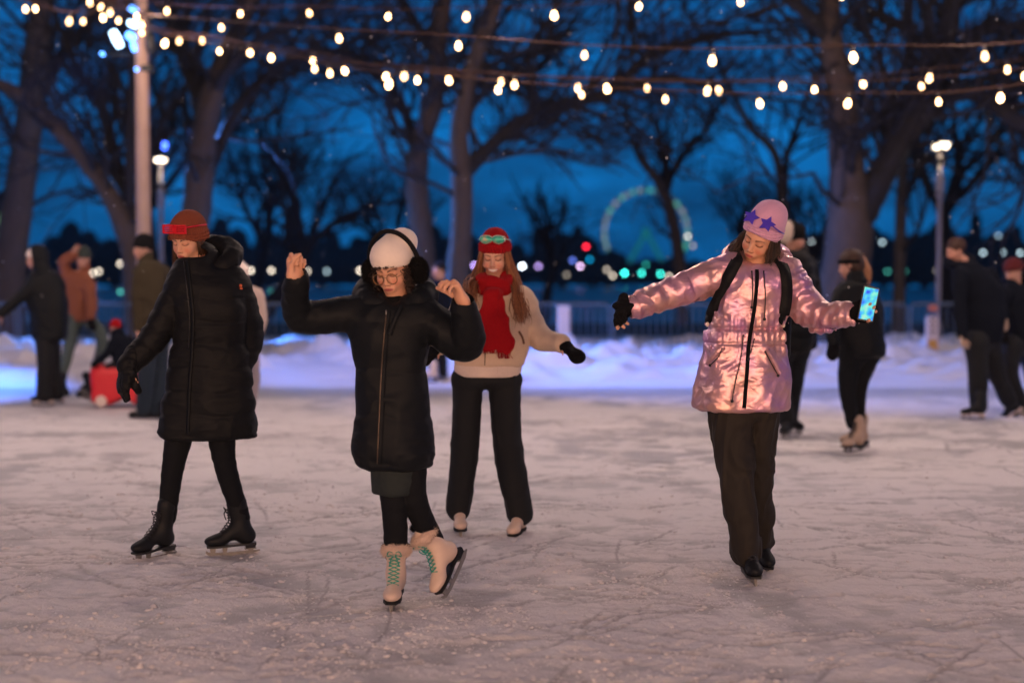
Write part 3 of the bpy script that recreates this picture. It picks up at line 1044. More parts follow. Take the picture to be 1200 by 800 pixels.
    for sg in (-1, 1):
        cc = c0 + hd.S * sg * .036
        for (dx, du, hx, hu) in ((0, .019, .033, .0035), (0, -.019, .033, .0035), (.030, 0, .0035, .022), (-.030, 0, .0035, .022)):
            s.box(cc + hd.S * dx + gU * du, (hx, .004, hu), R)
        for k in (-1, 0, 1):
            s.box(cc + gU * k * .0095, (.030, .0022, .0014), R)
        gl.box(cc - hd.F * .001, (.030, .001, .019), R)
        s.sweep([c0 + hd.S * sg * .069 + gU * .010, hd.p(sg * .094, .03, .086), hd.p(sg * .092, -.045, .070)], .0040, 6)
    s.box(c0 + gU * .010, (.008, .004, .004), R)
    o = p.mb('sunglasses', s, RED_PLASTIC, smooth=False)
    m_, nt, bb, N_, L_ = new_mat('red_lens')
    bb.inputs['Base Color'].default_value = (.7, .02, .03, 1); bb.inputs['Alpha'].default_value = .3; bb.inputs['Roughness'].default_value = .1
    p.mb('lens', gl, m_, o, smooth=False)
    # hair by the cheek
    for sg, n in ((1, 60), (-1, 90)):
        hm = MB()
        hair_strands(hm, (hd.F * -.02, hd.F * .03), [hd.p(sg * .062, .02, .01), hd.p(sg * .066, .025, -.04), hd.p(sg * .068, .03, -.09), hd.p(sg * .062, .05, -.15)] if sg > 0 else [hd.p(-.070, .0, .012), hd.p(-.074, .0, -.03), hd.p(-.066, -.01, -.07), hd.p(-.05, -.01, -.11)], n, .0028, 3, .004,
                     c0=(.03, .014, .008), c1=(.09, .04, .02))
        p.mb('hair', hm, HAIR, col=True)
    return p


def woman_white_hat():
    Y = 6.2
    base = G(470, 700)
    p = Person('person in long black coat, white hat and earmuffs, hands raised, teal laced white skates', base, vox=.0034)
    hd = Head(W(461, 315, Y - .02), yaw=19, pitch=21, roll=-3)
    a = arm3((430, 364), (354, 371, -.03), (347, 327, -.16), Y)
    b = arm3((494, 368), (545, 402, -.06), (543, 354, -.17), Y)
    la = arm3((454, 520), (462, 590, -.04), (464, 648, .0), Y)
    lb = arm3((482, 520), (485, 583, -.02), (511, 640, .10), Y)
    basic_body(p, hd, W(460, 398, Y), W(460, 490, Y), [a, b], [la, lb], ears=False, lip=(.42, .11, .10))
    # raised fist, palm side towards the camera, thumb laid over the index finger
    ha, ea, _ = hand_prims(a[2], A(-.02, .10, 1), A(.50, -.85, .05), side=-1, curl=[(48, 80, 50), (62, 88, 55), (68, 90, 55), (72, 90, 55)], sc=.98, tcurl=24, tout=.10, fat=1.04, arm=.015)
    # relaxed hand, fingers curling to the left
    hb, eb, _ = hand_prims(b[2], A(-.42, -.05, .9), A(-.85, -.35, -.35), side=-1, curl=[(30, 48, 28), (42, 52, 30), (52, 56, 30), (60, 60, 32)], sc=1.0, tcurl=16, tout=.5, spread=9, arm=.015)
    p.add(ha, hb)
    p.build()
    st = stations([(444, 474, 344, .055, -.03), (434, 492, 352, .080), (424, 501, 361, .105), (416, 504, 375, .125), (413, 503, 395, .132), (417, 500, 420, .128), (419, 499, 440, .13),
                   (418, 503, 470, .138), (416, 506, 500, .15), (414, 508, 528, .155), (419, 506, 543, .150), (426, 502, 549, .14)], Y)
    lo = Loft(st, n=2.4, q=(.008, .20, .02), rnd=.03, fold=(.004, 5))
    coat = [lo] + tube(a, [.074, .069, .050], k=.06) + tube(b, [.080, .078, .052], k=.05)
    coat.append(Ell(lo.st[0, :3] + A(0, 0, -.03), A(.15, .12, .06), None, .03, 1))
    for arm in (a, b):
        d = nrm(arm[2] - arm[1])
        coat.append(Cone(arm[2] + d * .008, arm[2] + d * .06, .042, .046, k=.006, op=1))
    coat.append(Cone(W(459, 350, Y - .12), W(461, 340, Y - .06), .035, .05, k=.02, op=1))
    c = p.sdf('coat', coat, BLACK_MATTE, .006, wrinkle(.009, 8, 12, (1, 1, 1.4)), .02)
    p.sdf('hood', hood_down(W(463, 350, Y + .03), .055, .125, .095, .035, front=-.015, back=1.5), BLACK_MATTE, .006, wrinkle(.010, 12, 4), .02, parent=c)
    for q, w_ in (((452, 358), .0035),):
        z = MB(); z.sweep(on_mesh(c, [(453, 364), (451, 385), (448, 420), (446, 455), (444, 500), (442, 543)], .004), .0032, 6); p.mb('zip', z, ZIP, c)
        z = MB(); ribbon(z, on_mesh(c, [(455, 364), (453, 385), (450.5, 420), (448.5, 455), (446.5, 500), (444.5, 543)], .001), .011, .003, (0, -1, 0)); p.mb('zip_placket', z, BLACK_MATTE, c)
        z = MB(); z.box(on_mesh(c, [(452.5, 366), (452.5, 367)], .008)[0], (.003, .003, .010)); p.mb('zip_pull', z, STEEL, c)
    col = MB(); ribbon(col, on_mesh(c, [(470, 358), (463, 374), (456, 392)], .004), .012, .006, (.2, -1, .2)); p.mb('collar_flap', col, BLACK_MATTE, c)
    sw = [Cone(W(461, 372, Y - .05), W(462, 357, Y - .02), .060, .052, k=.01)]
    p.sdf('sweater', sw, BLACK_KNIT, .005)
    sk = Loft(stations([(432, 496, 520, .12), (435, 493, 550, .115), (437, 491, 572, .11), (438, 490, 578, .105)], Y), n=2.4, rnd=.012, fold=(.006, 4))
    p.sdf('skirt', [sk, Ell(W(464, 590, Y), A(.085, .09, .06), None, .01, 1)], DARK_SKIRT, .006, wrinkle(.005, 14, 5), .01)
    p.sdf('leggings', tube(la, [.080, .056, .050]) + tube(lb, [.080, .056, .046]), LEGGING, .005, wrinkle(.003, 20, 4), .006)
    for an, dr in ((W(464, 640, Y - .01), A(0, 0, 1)), (W(497, 618, Y + .085), A(-.35, 0, 1))):
        dr = nrm(dr); n = 12
        cc = [Cone(an + A(.050 * math.cos(t), .050 * math.sin(t), 0), an + A(.050 * math.cos(t + .55), .050 * math.sin(t + .55), 0), .010, .010, k=.006) for t in np.arange(n) * 2 * math.pi / n]
        p.sdf('leg_cuff', cc, BLACK_FUR, .0045, fz=(2500, .010, .0009, 3, .2))
    ice_skate(p, W(464, 671, Y - .03), A(-.05, -1, -.06), A(.0, -.02, 1), WHITE_LEATHER, sc=1.02, lace=LACE_TEAL, fur=FUR, shaft=.085)
    ice_skate(p, W(513, 645, Y + .06), A(-.36, -.60, -.74), A(-.62, -.25, .62), WHITE_LEATHER, sc=1.0, lace=LACE_TEAL, fur=FUR, shaft=.085)
    # slouchy white hat
    L = [hd.e((0, -.012, .054), (.093, .106, .090), .02), hd.e((-.030, -.085, .098), (.064, .062, .054), .05)]
    tl = math.radians(9); a3 = hd.U * math.cos(tl) - hd.F * math.sin(tl); a2 = hd.F * math.cos(tl) + hd.U * math.sin(tl)
    L.append(Box(hd.p(0, 0, .016) - a3 * .2, (.3, .3, .2), np.stack([hd.S, a2, a3]), .001, .008, 1))
    p.sdf('knit_hat', L, WHITE_KNIT, .004, lambda P: .005 * (vnoise(P, 16, 3) - .5) + .0007 * np.sin(P[..., 2] * 700), .006)
    # ear muffs on a band
    arc = [hd.p(.116 * math.sin(t), -.020, .010 + .156 * math.cos(t)) for t in np.linspace(-1.45, 1.45, 22)]
    m = MB(); m.sweep(arc, .0105, 8, flat=1, up=None)
    em = p.mb('earmuffs', m, BLACK_FUR)
    for sg in (1, -1):
        p.sdf('ear_pad', [Ell(hd.p(sg * .112, -.012, -.014), (.038, .042, .054), hd.R)], BLACK_FUR, .005, parent=em, fz=(9000, .014, .0009, 7 + sg, .1))
    g = MB(); ln = MB()
    R = hd.R
    for sg in (-1, 1):
        cc = hd.p(sg * .032, .103, -.010)
        g.sweep([cc + hd.S * .024 * math.cos(t) + hd.U * .023 * math.sin(t) - hd.F * .004 * abs(math.cos(t)) for t in np.linspace(0, 2 * math.pi, 25)], .0023, 5, cap=False)
        g.sweep([hd.p(sg * .056, .099, -.004), hd.p(sg * .074, .06, -.002), hd.p(sg * .079, -.01, .0)], .0013, 5)
    g.sweep([hd.p(-.010, .103, -.004), hd.p(0, .108, .0), hd.p(.010, .103, -.004)], .0013, 5)
    p.mb('glasses', g, cloth('gold_wire', (.22, .12, .045), rough=.35, metal=.5, sheen=0))
    # dark curls at the forehead and beside the face
    gr = np.random.default_rng(5); hms = [MB(), MB(), MB()]
    for k in range(130):
        if k < 20:
            hm = hms[0]; c0 = hd.p(gr.uniform(-.058, .058), .083 + gr.uniform(-.004, .010), .042 + gr.uniform(-.004, .004)); drop = .014
        else:
            sg = -1 if k % 3 else 1; hm = hms[1 if sg > 0 else 2]
            c0 = hd.p(sg * (.068 + gr.uniform(-.006, .022)), gr.uniform(.0, .058), gr.uniform(-.075, .03)); drop = .05
        r0 = gr.uniform(.006, .012); ph = gr.uniform(0, 6); tt = np.linspace(0, 1, 16)
        r0 *= .6 if k < 20 else 1
        pts = np.array([c0 + hd.S * r0 * math.cos(ph + t * 11) + hd.F * r0 * .7 * math.sin(ph + t * 11) - hd.U * drop * t for t in tt])
        hm.sweep(pts, .0017 * (1.2 - tt), 4, c=A(.02, .010, .007) * (1 + gr.random() * 1.5), cap=False)
    for hm in hms:
        p.mb('hair', hm, HAIR, col=True)
    return p


def woman_red_scarf():
    Y = 7.95
    base = G(575, 620)
    p = Person('smiling person with long auburn hair, red hat with mirrored goggles, red scarf and cream jacket', base, tone=(.70, .38, .26))
    hd = Head(W(580, 300, Y), yaw=8, pitch=15, roll=1, sc=.98)
    a = arm3((550, 354), (532, 384, .02), (514, 404, -.10), Y)
    b = arm3((610, 352), (628, 392, .0), (657, 402, -.12), Y)
    la = arm3((549, 440), (545, 520, -.03), (537, 596), Y)
    lb = arm3((591, 440), (595, 520, -.03), (609, 600), Y)
    basic_body(p, hd, W(577, 372, Y), W(571, 425, Y), [a, b], [la, lb], ears=False, smile=True, lip=(.50, .10, .09), brow=(.14, .06, .03), lids='low')
    ha, _, _ = hand_prims(a[2], A(-.6, -.3, -.5), A(0, .3, -1), side=1, curl=(25, 30, 20), sc=.62, fat=.9, arm=.01)
    hb, _, _ = hand_prims(b[2], W(680, 418, Y - .16) - b[2], A(-.4, .2, -1), side=-1, curl=(20, 30, 20), sc=.62, fat=.9, arm=.01)
    p.add(ha, hb)
    p.build()
    for w_, tgt, nn, sd in ((a[2], a[2] + A(-.06, -.03, -.05), A(0, .3, -1), 1), (b[2], W(680, 418, Y - .16), A(-.4, .2, -1), -1)):
        # woolly mitten
        d = nrm(tgt - w_); S = nrm(np.cross(d, nn))
        mt = [Cone(w_ - d * .03, w_ + d * .03, .036, .036, k=.01), Cone(w_ + d * .03, w_ + d * .10, .047, .040, u=nn, f=.6, k=.02),
              Ell(w_ + d * .115 + A(0, 0, -.014), (.044, .036, .036), None, .03), Cone(w_ + d * .03, w_ + d * .085 + S * sd * .052, .020, .016, k=.02)]
        p.sdf('mitten', mt, BLACK_KNIT, .005, wrinkle(.002, 60, 2), .003)
    st = stations([(565, 597, 336, .07), (553, 607, 343, .09), (545, 614, 350, .11), (538, 619, 362, .13), (536, 622, 385, .14), (535, 620, 408, .142), (533, 615, 424, .14), (534, 610, 431, .132)], Y)
    lo = Loft(st, n=2.4, rnd=.03)
    jk = [lo] + tube(a, [.082, .068, .052], k=.06) + tube(b, [.084, .072, .050], k=.06)
    jk.append(Ell(W(577, 334, Y), A(.06, .06, .04), None, .03, 1))
    j = p.sdf('jacket', jk, CREAM_FLEECE, .006, wrinkle(.010, 8, 21), .02)
    hb_ = Loft(stations([(533, 611, 425, .135), (532, 611, 433, .136), (534, 609, 441, .130)], Y), n=2.4, rnd=.012)
    p.sdf('hem_band', [hb_], CREAM_RIB, .006, lambda P: .002 * np.sin(np.arctan2(P[..., 0] - hb_.st[0, 0], P[..., 1] - Y) * 70), .003, parent=j)
    cf = MB()
    for arm in (a, b):
        d = nrm(arm[2] - arm[1]); cf.sweep([arm[2] - d * .025, arm[2] - d * .01, arm[2] + d * .012], [.050, .052, .042], 16)
    p.mb('cuff', cf, CREAM_FLEECE, j)
    z = MB(); z.sweep(on_mesh(j, [(571, 350), (570, 380), (569, 405), (568, 428)], .003), .0028, 6); p.mb('zip', z, ZIP, j)
    pk = MB(); ribbon(pk, on_mesh(j, [(608, 388), (612, 395), (614, 403)], .003), .006, .002, (.5, -1, 0))
    p.mb('pocket_welt', pk, cloth('brown_trim', (.16, .08, .05)), j)
    st = stations([(535, 608, 434, .115), (534, 610, 444, .12), (536, 608, 454, .11)], Y)
    leg = [Loft(st, n=2.3, rnd=.04, k=.05)] + tube(la, [.086, .076, .070], k=.04) + tube([lb[0], lb[1], lb[2]], [.088, .082, .074], k=.03)
    t = p.sdf('trousers', leg, BLACK_TROUSER, .006, wrinkle(.009, 9, 31, (1, 1, .5)), .015)
    sp = MB()
    pts = [W(613 + x, y, Y) for x, y in ((-1, 470), (1, 500), (2, 530), (6, 560), (9, 590))]
    ice_skate(p, W(538, 597, Y), A(.1, -1, -.05), A(0, 0, 1), WHITE_LEATHER, sc=.98, shaft=.08)
    ice_skate(p, W(609, 603, Y), A(-.28, -.95, -.04), A(0, 0, 1), WHITE_LEATHER, sc=.98, shaft=.08)
    beanie(p, hd, RED_KNIT, tall=.022, cuff=.06, low=.002, rib=36, ribamp=.0013, thick=.004)
    # scarf: wrapped rolls, knot and two tails
    c0 = W(579, 328, Y - .02); L = []
    for k, (rr, ww, dz) in enumerate(((.036, .070, .0), (.034, .078, -.045))):
        n = 16
        for i in range(n):
            f = lambda t: c0 + A(ww * math.sin(t), ww * .95 * math.cos(t) - .005, dz + .018 * math.cos(t) + .008 * math.sin(2 * t + k))
            L.append(Cone(f(2 * math.pi * i / n), f(2 * math.pi * (i + 1) / n), rr, rr, k=.008))
    L += [Ell(W(578, 345, Y - .15), (.050, .038, .038), None, .02)]
    ta = [W(574, 352, Y - .165), W(570, 370, Y - .175), W(571, 388, Y - .172), W(573, 400, Y - .168)]
    tb = [W(582, 352, Y - .155), W(585, 372, Y - .168), W(590, 392, Y - .17), W(592, 406, Y - .165)]
    for tt, w0 in ((ta, [.032, .042, .048, .044]), (tb, [.028, .032, .036, .034])):
        L += tube(tt, w0, u=A(0, 1, 0), f=.28, k=.01)
    sc = p.sdf('scarf', L, RED_KNIT, .0048, lambda P: .008 * (1 - np.abs(2 * vnoise(P * A(1, 1, .25) + vnoise(P, 9, 2)[..., None] * .05, 24, 9) - 1)) - .004, .01)
    fr = MB(); gr = np.random.default_rng(3)
    for e, w0 in ((ta[-1], .05), (tb[-1], .04)):
        for k in range(26):
            q = e + A(gr.uniform(-w0, w0), gr.uniform(-.01, .01), -.025)
            fr.sweep([q, q + A(gr.normal(0, .003), 0, -.02), q + A(gr.normal(0, .006), 0, -.04)], .0022, 4)
    p.mb('fringe', fr, RED_KNIT, sc)
    # goggles on the hat
    g = [hd.e((sg * .036, .090, .118), (.036, .020, .022), .012) for sg in (-1, 1)]
    V, F = sdf_mesh(g, .003)
    m, nt, bb, N_, L_ = new_mat('mirror_lens')
    tc = N_.new('ShaderNodeTexCoord'); nz = N_.new('ShaderNodeTexNoise'); nz.inputs['Scale'].default_value = 22
    cr = N_.new('ShaderNodeValToRGB'); e = cr.color_ramp.elements
    e[0].position = .35; e[0].color = (.02, .38, .26, 1); e[1].position = .68; e[1].color = (.55, .50, .30, 1); x = e.new(.52); x.color = (.10, .62, .42, 1)
    L_.new(tc.outputs['Object'], nz.inputs['Vector']); L_.new(nz.outputs['Fac'], cr.inputs[0]); L_.new(cr.outputs[0], bb.inputs['Base Color'])
    bb.inputs['Metallic'].default_value = .3; bb.inputs['Roughness'].default_value = .25; bb.inputs['Coat Weight'].default_value = .6
    go = link_mesh('goggles', V, F, m, p.o, p.base)
    gf = MB()
    for sg in (-1, 1):
        gf.sweep([hd.p(sg * (.036 + .037 * math.cos(t)), .092 - .012 * abs(math.cos(t)) - (.014 if math.cos(t) > .7 else 0), .118 + .023 * math.sin(t)) for t in np.linspace(0, 2 * math.pi, 21)], .0028, 5, cap=False)
        gf.sweep([hd.p(sg * .070, .072, .118), hd.p(sg * .090, .02, .10), hd.p(sg * .088, -.05, .08)], .003, 6)
    p.mb('frame', gf, cloth('pale_frame', (.5, .6, .5), rough=.4, sheen=0), go)
    # long hair over both shoulders
    for sg, end, n in ((1, (552, 358), 300), (-1, (607, 372), 340)):
        hm = MB()
        e1 = W(end[0], end[1] - 20, Y - .10); e2 = W(end[0] + (0 if sg > 0 else 3), end[1], Y - .12)
        hair_strands(hm, (hd.F * -.055, hd.F * .030), [hd.p(sg * .070, .015, .03), hd.p(sg * .084, .02, -.05), hd.p(sg * .105, .02, -.13), e1, e2],
                     n, .0030, 11 + sg, .015, c0=(.16, .055, .022), c1=(.42, .17, .075), wave=.008)
        p.mb('hair', hm, HAIR, col=True)
    hm = MB()
    hair_strands(hm, (hd.S * -.05, hd.S * .05), [hd.p(0, -.09, .0), hd.p(0, -.11, -.08), hd.p(0, -.12, -.18), hd.p(0, -.12, -.26)], 50, .006, 4, .02, c0=(.16, .055, .022), c1=(.36, .15, .07))
    p.mb('hair', hm, HAIR, col=True)
    return p


def woman_pink():
    Y = 6.75
    base = G(880, 668)
    p = Person('person in shiny pink hooded coat with arms spread, pink beanie, black backpack and brown trousers', base, vox=.0034, tone=(.68, .35, .22))
    hd = Head(W(891, 279, Y - .02), yaw=36, pitch=19, roll=25)
    a = arm3((858, 318), (806, 336, -.03), (744, 358, -.12), Y)
    b = arm3((921, 322), (952, 366, -.02), (995, 369, -.16), Y)
    la = arm3((857, 480), (864, 565, -.08), (874, 645, -.07), Y)
    lb = arm3((890, 480), (888, 565, .08), (892, 634, .20), Y)
    basic_body(p, hd, W(886, 350, Y), W(872, 455, Y), [a, b], [la, lb], ears=False, lip=(.45, .11, .10), lids='low')
    argsA = dict(side=-1, curl=[(30, 35, 20), (40, 45, 25), (45, 50, 25), (30, 40, 20)], sc=1.02, tout=1.0, tcurl=8, spread=12)
    DA = W(712, 374, Y - .20) - a[2]; NA = A(.15, -.35, -.9)
    ha, ea, _ = hand_prims(a[2], DA, NA, **argsA)
    # right hand: holds the phone up, its back to the left
    phc = W(1017.5, 356, Y - .235)
    pu = nrm(W(1021, 337, Y) - W(1013, 376, Y)); pn = nrm(A(.12, -1, .10)); pn = nrm(pn - pu * np.dot(pn, pu)); pr = np.cross(pu, -pn)
    pr = nrm(pr) * (1 if pr[0] > 0 else -1)
    DB = nrm(phc + pr * .012 - pn * .028 - pu * .01 - b[2])
    argsB = dict(side=1, curl=[(-4, 38, 52), (0, 40, 54), (2, 40, 54), (4, 42, 50)], sc=.94, tout=.55, tcurl=25, spread=8)
    hb, eb, _ = hand_prims(b[2], DB, pn, **argsB)
    p.add(ha, hb)
    p.build()
    for (w_, D, N_, ar) in ((a[2], DA, NA, argsA), (b[2], DB, pn, argsB)):
        ar = dict(ar)
        gp, en, _ = hand_prims(w_, D, N_, fat=1.28, arm=.085, **ar)
        gl = gp[:2]
        for i in range(4):
            gl += gp[2 + i * 4: 2 + i * 4 + (3 if w_ is b[2] else 4)]
        gl += gp[18:20]
        if w_ is a[2]:
            # folded-back mitten flap
            D_, N2 = nrm(D), nrm(N_)
            gl.append(Ell(w_ + D_ * .075 - N2 * .030, (.045, .032, .020), None, .02))
            gl.append(Ell(w_ + D_ * .055 - N2 * .055, (.026, .022, .030), None, .02))
            gl = [g for g in gl if g not in (gp[2 + 3], gp[2 + 7], gp[2 + 11])]
        p.sdf('glove', gl, BLACK_KNIT, .004, wrinkle(.0015, 70, 2), .003)
    st = stations([(866, 906, 307, .085, .0), (860, 914, 312, .10, .0), (852, 922, 318, .12), (844, 927, 328, .135), (839, 925, 348, .14), (834, 919, 370, .132), (830, 917, 382, .128),
                   (827, 919, 400, .14), (822, 921, 425, .155), (818, 922, 450, .165), (814, 922, 472, .17), (817, 921, 479, .165)], Y)
    lo = Loft(st, n=2.4, rnd=.012, fold=(.010, 6))
    wz = W(0, 384, Y)[2]
    coat = [lo] + tube(a, [.090, .072, .056], k=.05) + tube(b, [.086, .077, .057], k=.05)
    for arm in (a, b):
        d = nrm(arm[2] - arm[1])
        coat.append(Cone(arm[2] + d * .004, arm[2] + d * .06, .047, .050, k=.006, op=1))
    coat.append(Ell(W(884, 300, Y - .05), A(.078, .10, .045), None, .02, 1))

    wr1, wr2 = wrinkle(.012, 10, 41, (1, 1, 1)), wrinkle(.010, 14, 47, (1.6, 1, .45))
    aE, bE = a, b

    def disp(P):
        d = wr1(P)
        dz = P[..., 2] - wz
        inb = np.clip(1 - np.abs(P[..., 0] - st[6][0]) / .26, 0, 1) > 0
        # gathered waist: vertical pleats that die out away from the seam, and the seam itself
        g = np.exp(-(dz / .10) ** 2)
        d = d + g * wr2(P) - .012 * np.exp(-(dz / .010) ** 2) + .004 * np.sin(P[..., 0] * 190 + 6 * vnoise(P, 6, 3)) * np.exp(-(dz / .07) ** 2)
        d = d - .006 * np.exp(-((dz + .07) / .008) ** 2)
        # folds across the sleeves
        for arm in (aE, bE):
            for i in (0, 1):
                v = arm[i + 1] - arm[i]; Lg = np.linalg.norm(v); t = ((P - arm[i]) @ v) / Lg
                q = P - arm[i] - t[..., None] * v / Lg
                m = np.clip(1 - np.sqrt((q * q).sum(-1)) / .13, 0, 1) * (t > 0) * (t < Lg)
                d = d + .007 * m * np.sin((t * 95) + 9 * vnoise(P, 7, 8 + i))
        return d
    c = p.sdf('coat', coat, PINK_FOIL, .0052, disp, .03)
    p.sdf('hood', hood_down(W(888, 309, Y + .03), .042, .115, .10, .045, front=-.02, back=1.5), PINK_FOIL, .0055, wrinkle(.016, 15, 8), .02, parent=c)
    z = MB(); ribbon(z, on_mesh(c, [(887, 316), (887, 330), (884, 362), (878, 400), (875, 440), (872, 478)], .004), .0085, .003, (0, -1, 0)); p.mb('zip_placket', z, BLACK_KNIT, c)
    z = MB()
    for pts in ([(881, 318), (882, 335), (881, 360)], [(895, 318), (897, 345), (896, 374)], [(871, 393), (868, 420), (861, 452), (858, 470)], [(884, 397), (881, 408), (877, 421)],
                [(846, 408), (842, 418), (832, 428)], [(897, 412), (903, 424), (912, 440)]):
        q = on_mesh(c, pts, .006)
        z.sweep(q, .0026, 5)
        z.ball(q[-1], .0075, 8, 5)
        z.ball(q[0], .0045, 8, 5)
    p.mb('drawcord', z, PLASTIC_BLACK, c)
    z = MB()
    for pts in ([(848, 406), (840, 414), (829, 427)], [(899, 410), (906, 422), (914, 438)]):
        z = MB(); ribbon(z, on_mesh(c, pts, .004), .013, .004, (0, -1, 0))
        p.mb('pocket_flap', z, PINK_FOIL, c)
    # straps
    bp = None
    bL = Box(W(888, 372, Y + .24), (.155, .085, .22), None, .05)
    p.sdf('backpack', [bL, Box(W(888, 392, Y + .33), (.11, .04, .12), None, .03)], BLACK_NYLON, .008, wrinkle(.006, 9, 2), .01)
    bp = p.o.children[-1]
    z = MB()
    for pts in ([(864, 305), (859, 314), (851, 330), (843, 348), (836, 362), (832, 374)], [(915, 308), (920, 320), (922, 340), (920, 360), (916, 376)]):
        q = on_mesh(c, pts, .006, 4)
        q = np.r_[[q[0] + A(0, .13, .015), q[0] + A(0, .05, .018)], q]
        q[-1] += A(-.01 if pts[0][0] < 880 else .01, .05, 0)
        ribbon(z, q, .027, .007, (-.35 if pts[0][0] < 880 else .25, -1, .25))
    p.mb('strap', z, BLACK_NYLON, bp)
    z = MB()
    for q in (W(829, 380, Y - .05), W(918, 381, Y - .06)):
        z.ball(q, (.009, .009, .012), 8, 6)
    p.mb('buckle', z, CREAM_RIB, bp)
    pants = tube(la, [.104, .076, .071], k=.012) + tube(lb, [.092, .070, .064], k=.012)
    pants.append(Loft(stations([(834, 911, 462, .12), (834, 911, 476, .12), (840, 906, 490, .10)], Y), n=2.2, rnd=.02, k=.02))
    p.sdf('trousers', pants, BROWN_TROUSER, .006, wrinkle(.018, 11, 51, (1.3, 1, .28)), .02)
    ice_skate(p, W(877, 645, Y - .06), A(.05, -1, -.04), A(0, 0, 1), BLACK_LEATHER, sc=1.02, lace=LACE_BLACK, shaft=.08)
    ice_skate(p, W(891, 630, Y + .22), A(.15, -1, -.25), A(0, .15, 1), BLACK_LEATHER, sc=1.0, shaft=.08)
    beanie(p, hd, PINK_KNIT, tall=.030, cuff=.060, low=-.002, rib=0, thick=.006, back=.012, tilt=10)
    # star shaped blue glasses on the hat
    s = MB()
    for sg in (-1, 1):
        cc = hd.p(sg * .042, .088, .124)
        nn_ = nrm(hd.F * .62 + hd.U * .62); ex = hd.S; ey = np.cross(nn_, ex); ey = ey if np.dot(ey, hd.U) > 0 else -ey
        ring = [cc + (ex * math.sin(t) + ey * math.cos(t)) * (.041 if k % 2 == 0 else .021) for k, t in enumerate(np.arange(10) * math.pi / 5)]
        for k in range(0, 10, 2):
            a0, b0, d0 = ring[k], ring[(k + 1) % 10], ring[k - 1]
            V = [cc + nn_ * .003, b0 + nn_ * .003, a0 + nn_ * .003, d0 + nn_ * .003, cc - nn_ * .001, b0 - nn_ * .001, a0 - nn_ * .001, d0 - nn_ * .001]
            s.add(V, [[0, 1, 2, 3], [7, 6, 5, 4], [1, 5, 6, 2], [2, 6, 7, 3]])
        s.sweep([cc + ex * sg * .030, hd.p(sg * .094, .03, .085), hd.p(sg * .092, -.04, .05)], .0035, 6)
    p.mb('sunglasses', s, cloth('blue_star', (.07, .04, .48), rough=.3, sheen=0, spec=.6), smooth=False)
    for sg, n in ((1, 240), (-1, 300)):
        hm = MB()
        hair_strands(hm, (hd.F * -.06, hd.F * .03), [hd.p(sg * .066, .010, .02), hd.p(sg * .084, .020, -.05), hd.p(sg * .092, .035, -.10), hd.p(sg * .080, .045, -.150)],
                     n, .0030, 21 + sg, .013, c0=(.018, .010, .007), c1=(.06, .03, .018), wave=.006)
        p.mb('hair', hm, HAIR, col=True)
    hm = MB()
    hair_strands(hm, (hd.S * -.06, hd.S * .06), [hd.p(0, -.08, .0), hd.p(0, -.09, -.07), hd.p(0, -.06, -.15)], 160, .0035, 4, .015, c0=(.018, .010, .007), c1=(.06, .03, .018))
    p.mb('hair', hm, HAIR, col=True)
    # the phone in her hand: a thing of its own
    ph = empty('smartphone', phc, 'phone with a lit blue and green screen held in the raised gloved hand', 'phone')
    R = np.stack([pr, -pn, pu])
    z = MB(); z.box(phc, (.037, .0042, .077), R)
    z.box(phc, (.034, .0046, .080), R)
    z.build('phone_body', PLASTIC_BLACK, ph, phc, False)
    m, nt, bb, N_, L_ = new_mat('phone_screen')
    tc = N_.new('ShaderNodeTexCoord'); nz = N_.new('ShaderNodeTexNoise'); nz.inputs['Scale'].default_value = 26; nz.inputs['Detail'].default_value = 1.5
    cr = N_.new('ShaderNodeValToRGB'); e = cr.color_ramp.elements
    e[0].position = .32; e[0].color = (0, .08, .8, 1); e[1].position = .72; e[1].color = (.55, .75, .6, 1)
    x = e.new(.45); x.color = (.02, .45, .9, 1); x = e.new(.56); x.color = (.12, .75, .65, 1)
    L_.new(tc.outputs['Object'], nz.inputs['Vector']); L_.new(nz.outputs['Fac'], cr.inputs[0]); L_.new(cr.outputs[0], bb.inputs['Emission Color'])
    bb.inputs['Emission Strength'].default_value = 1.1; bb.inputs['Base Color'].default_value = (0, 0, 0, 1)
    z = MB(); z.box(phc + pn * .0046, (.0335, .0008, .0735), R)
    z.build('screen', m, ph, phc, False)
    return p
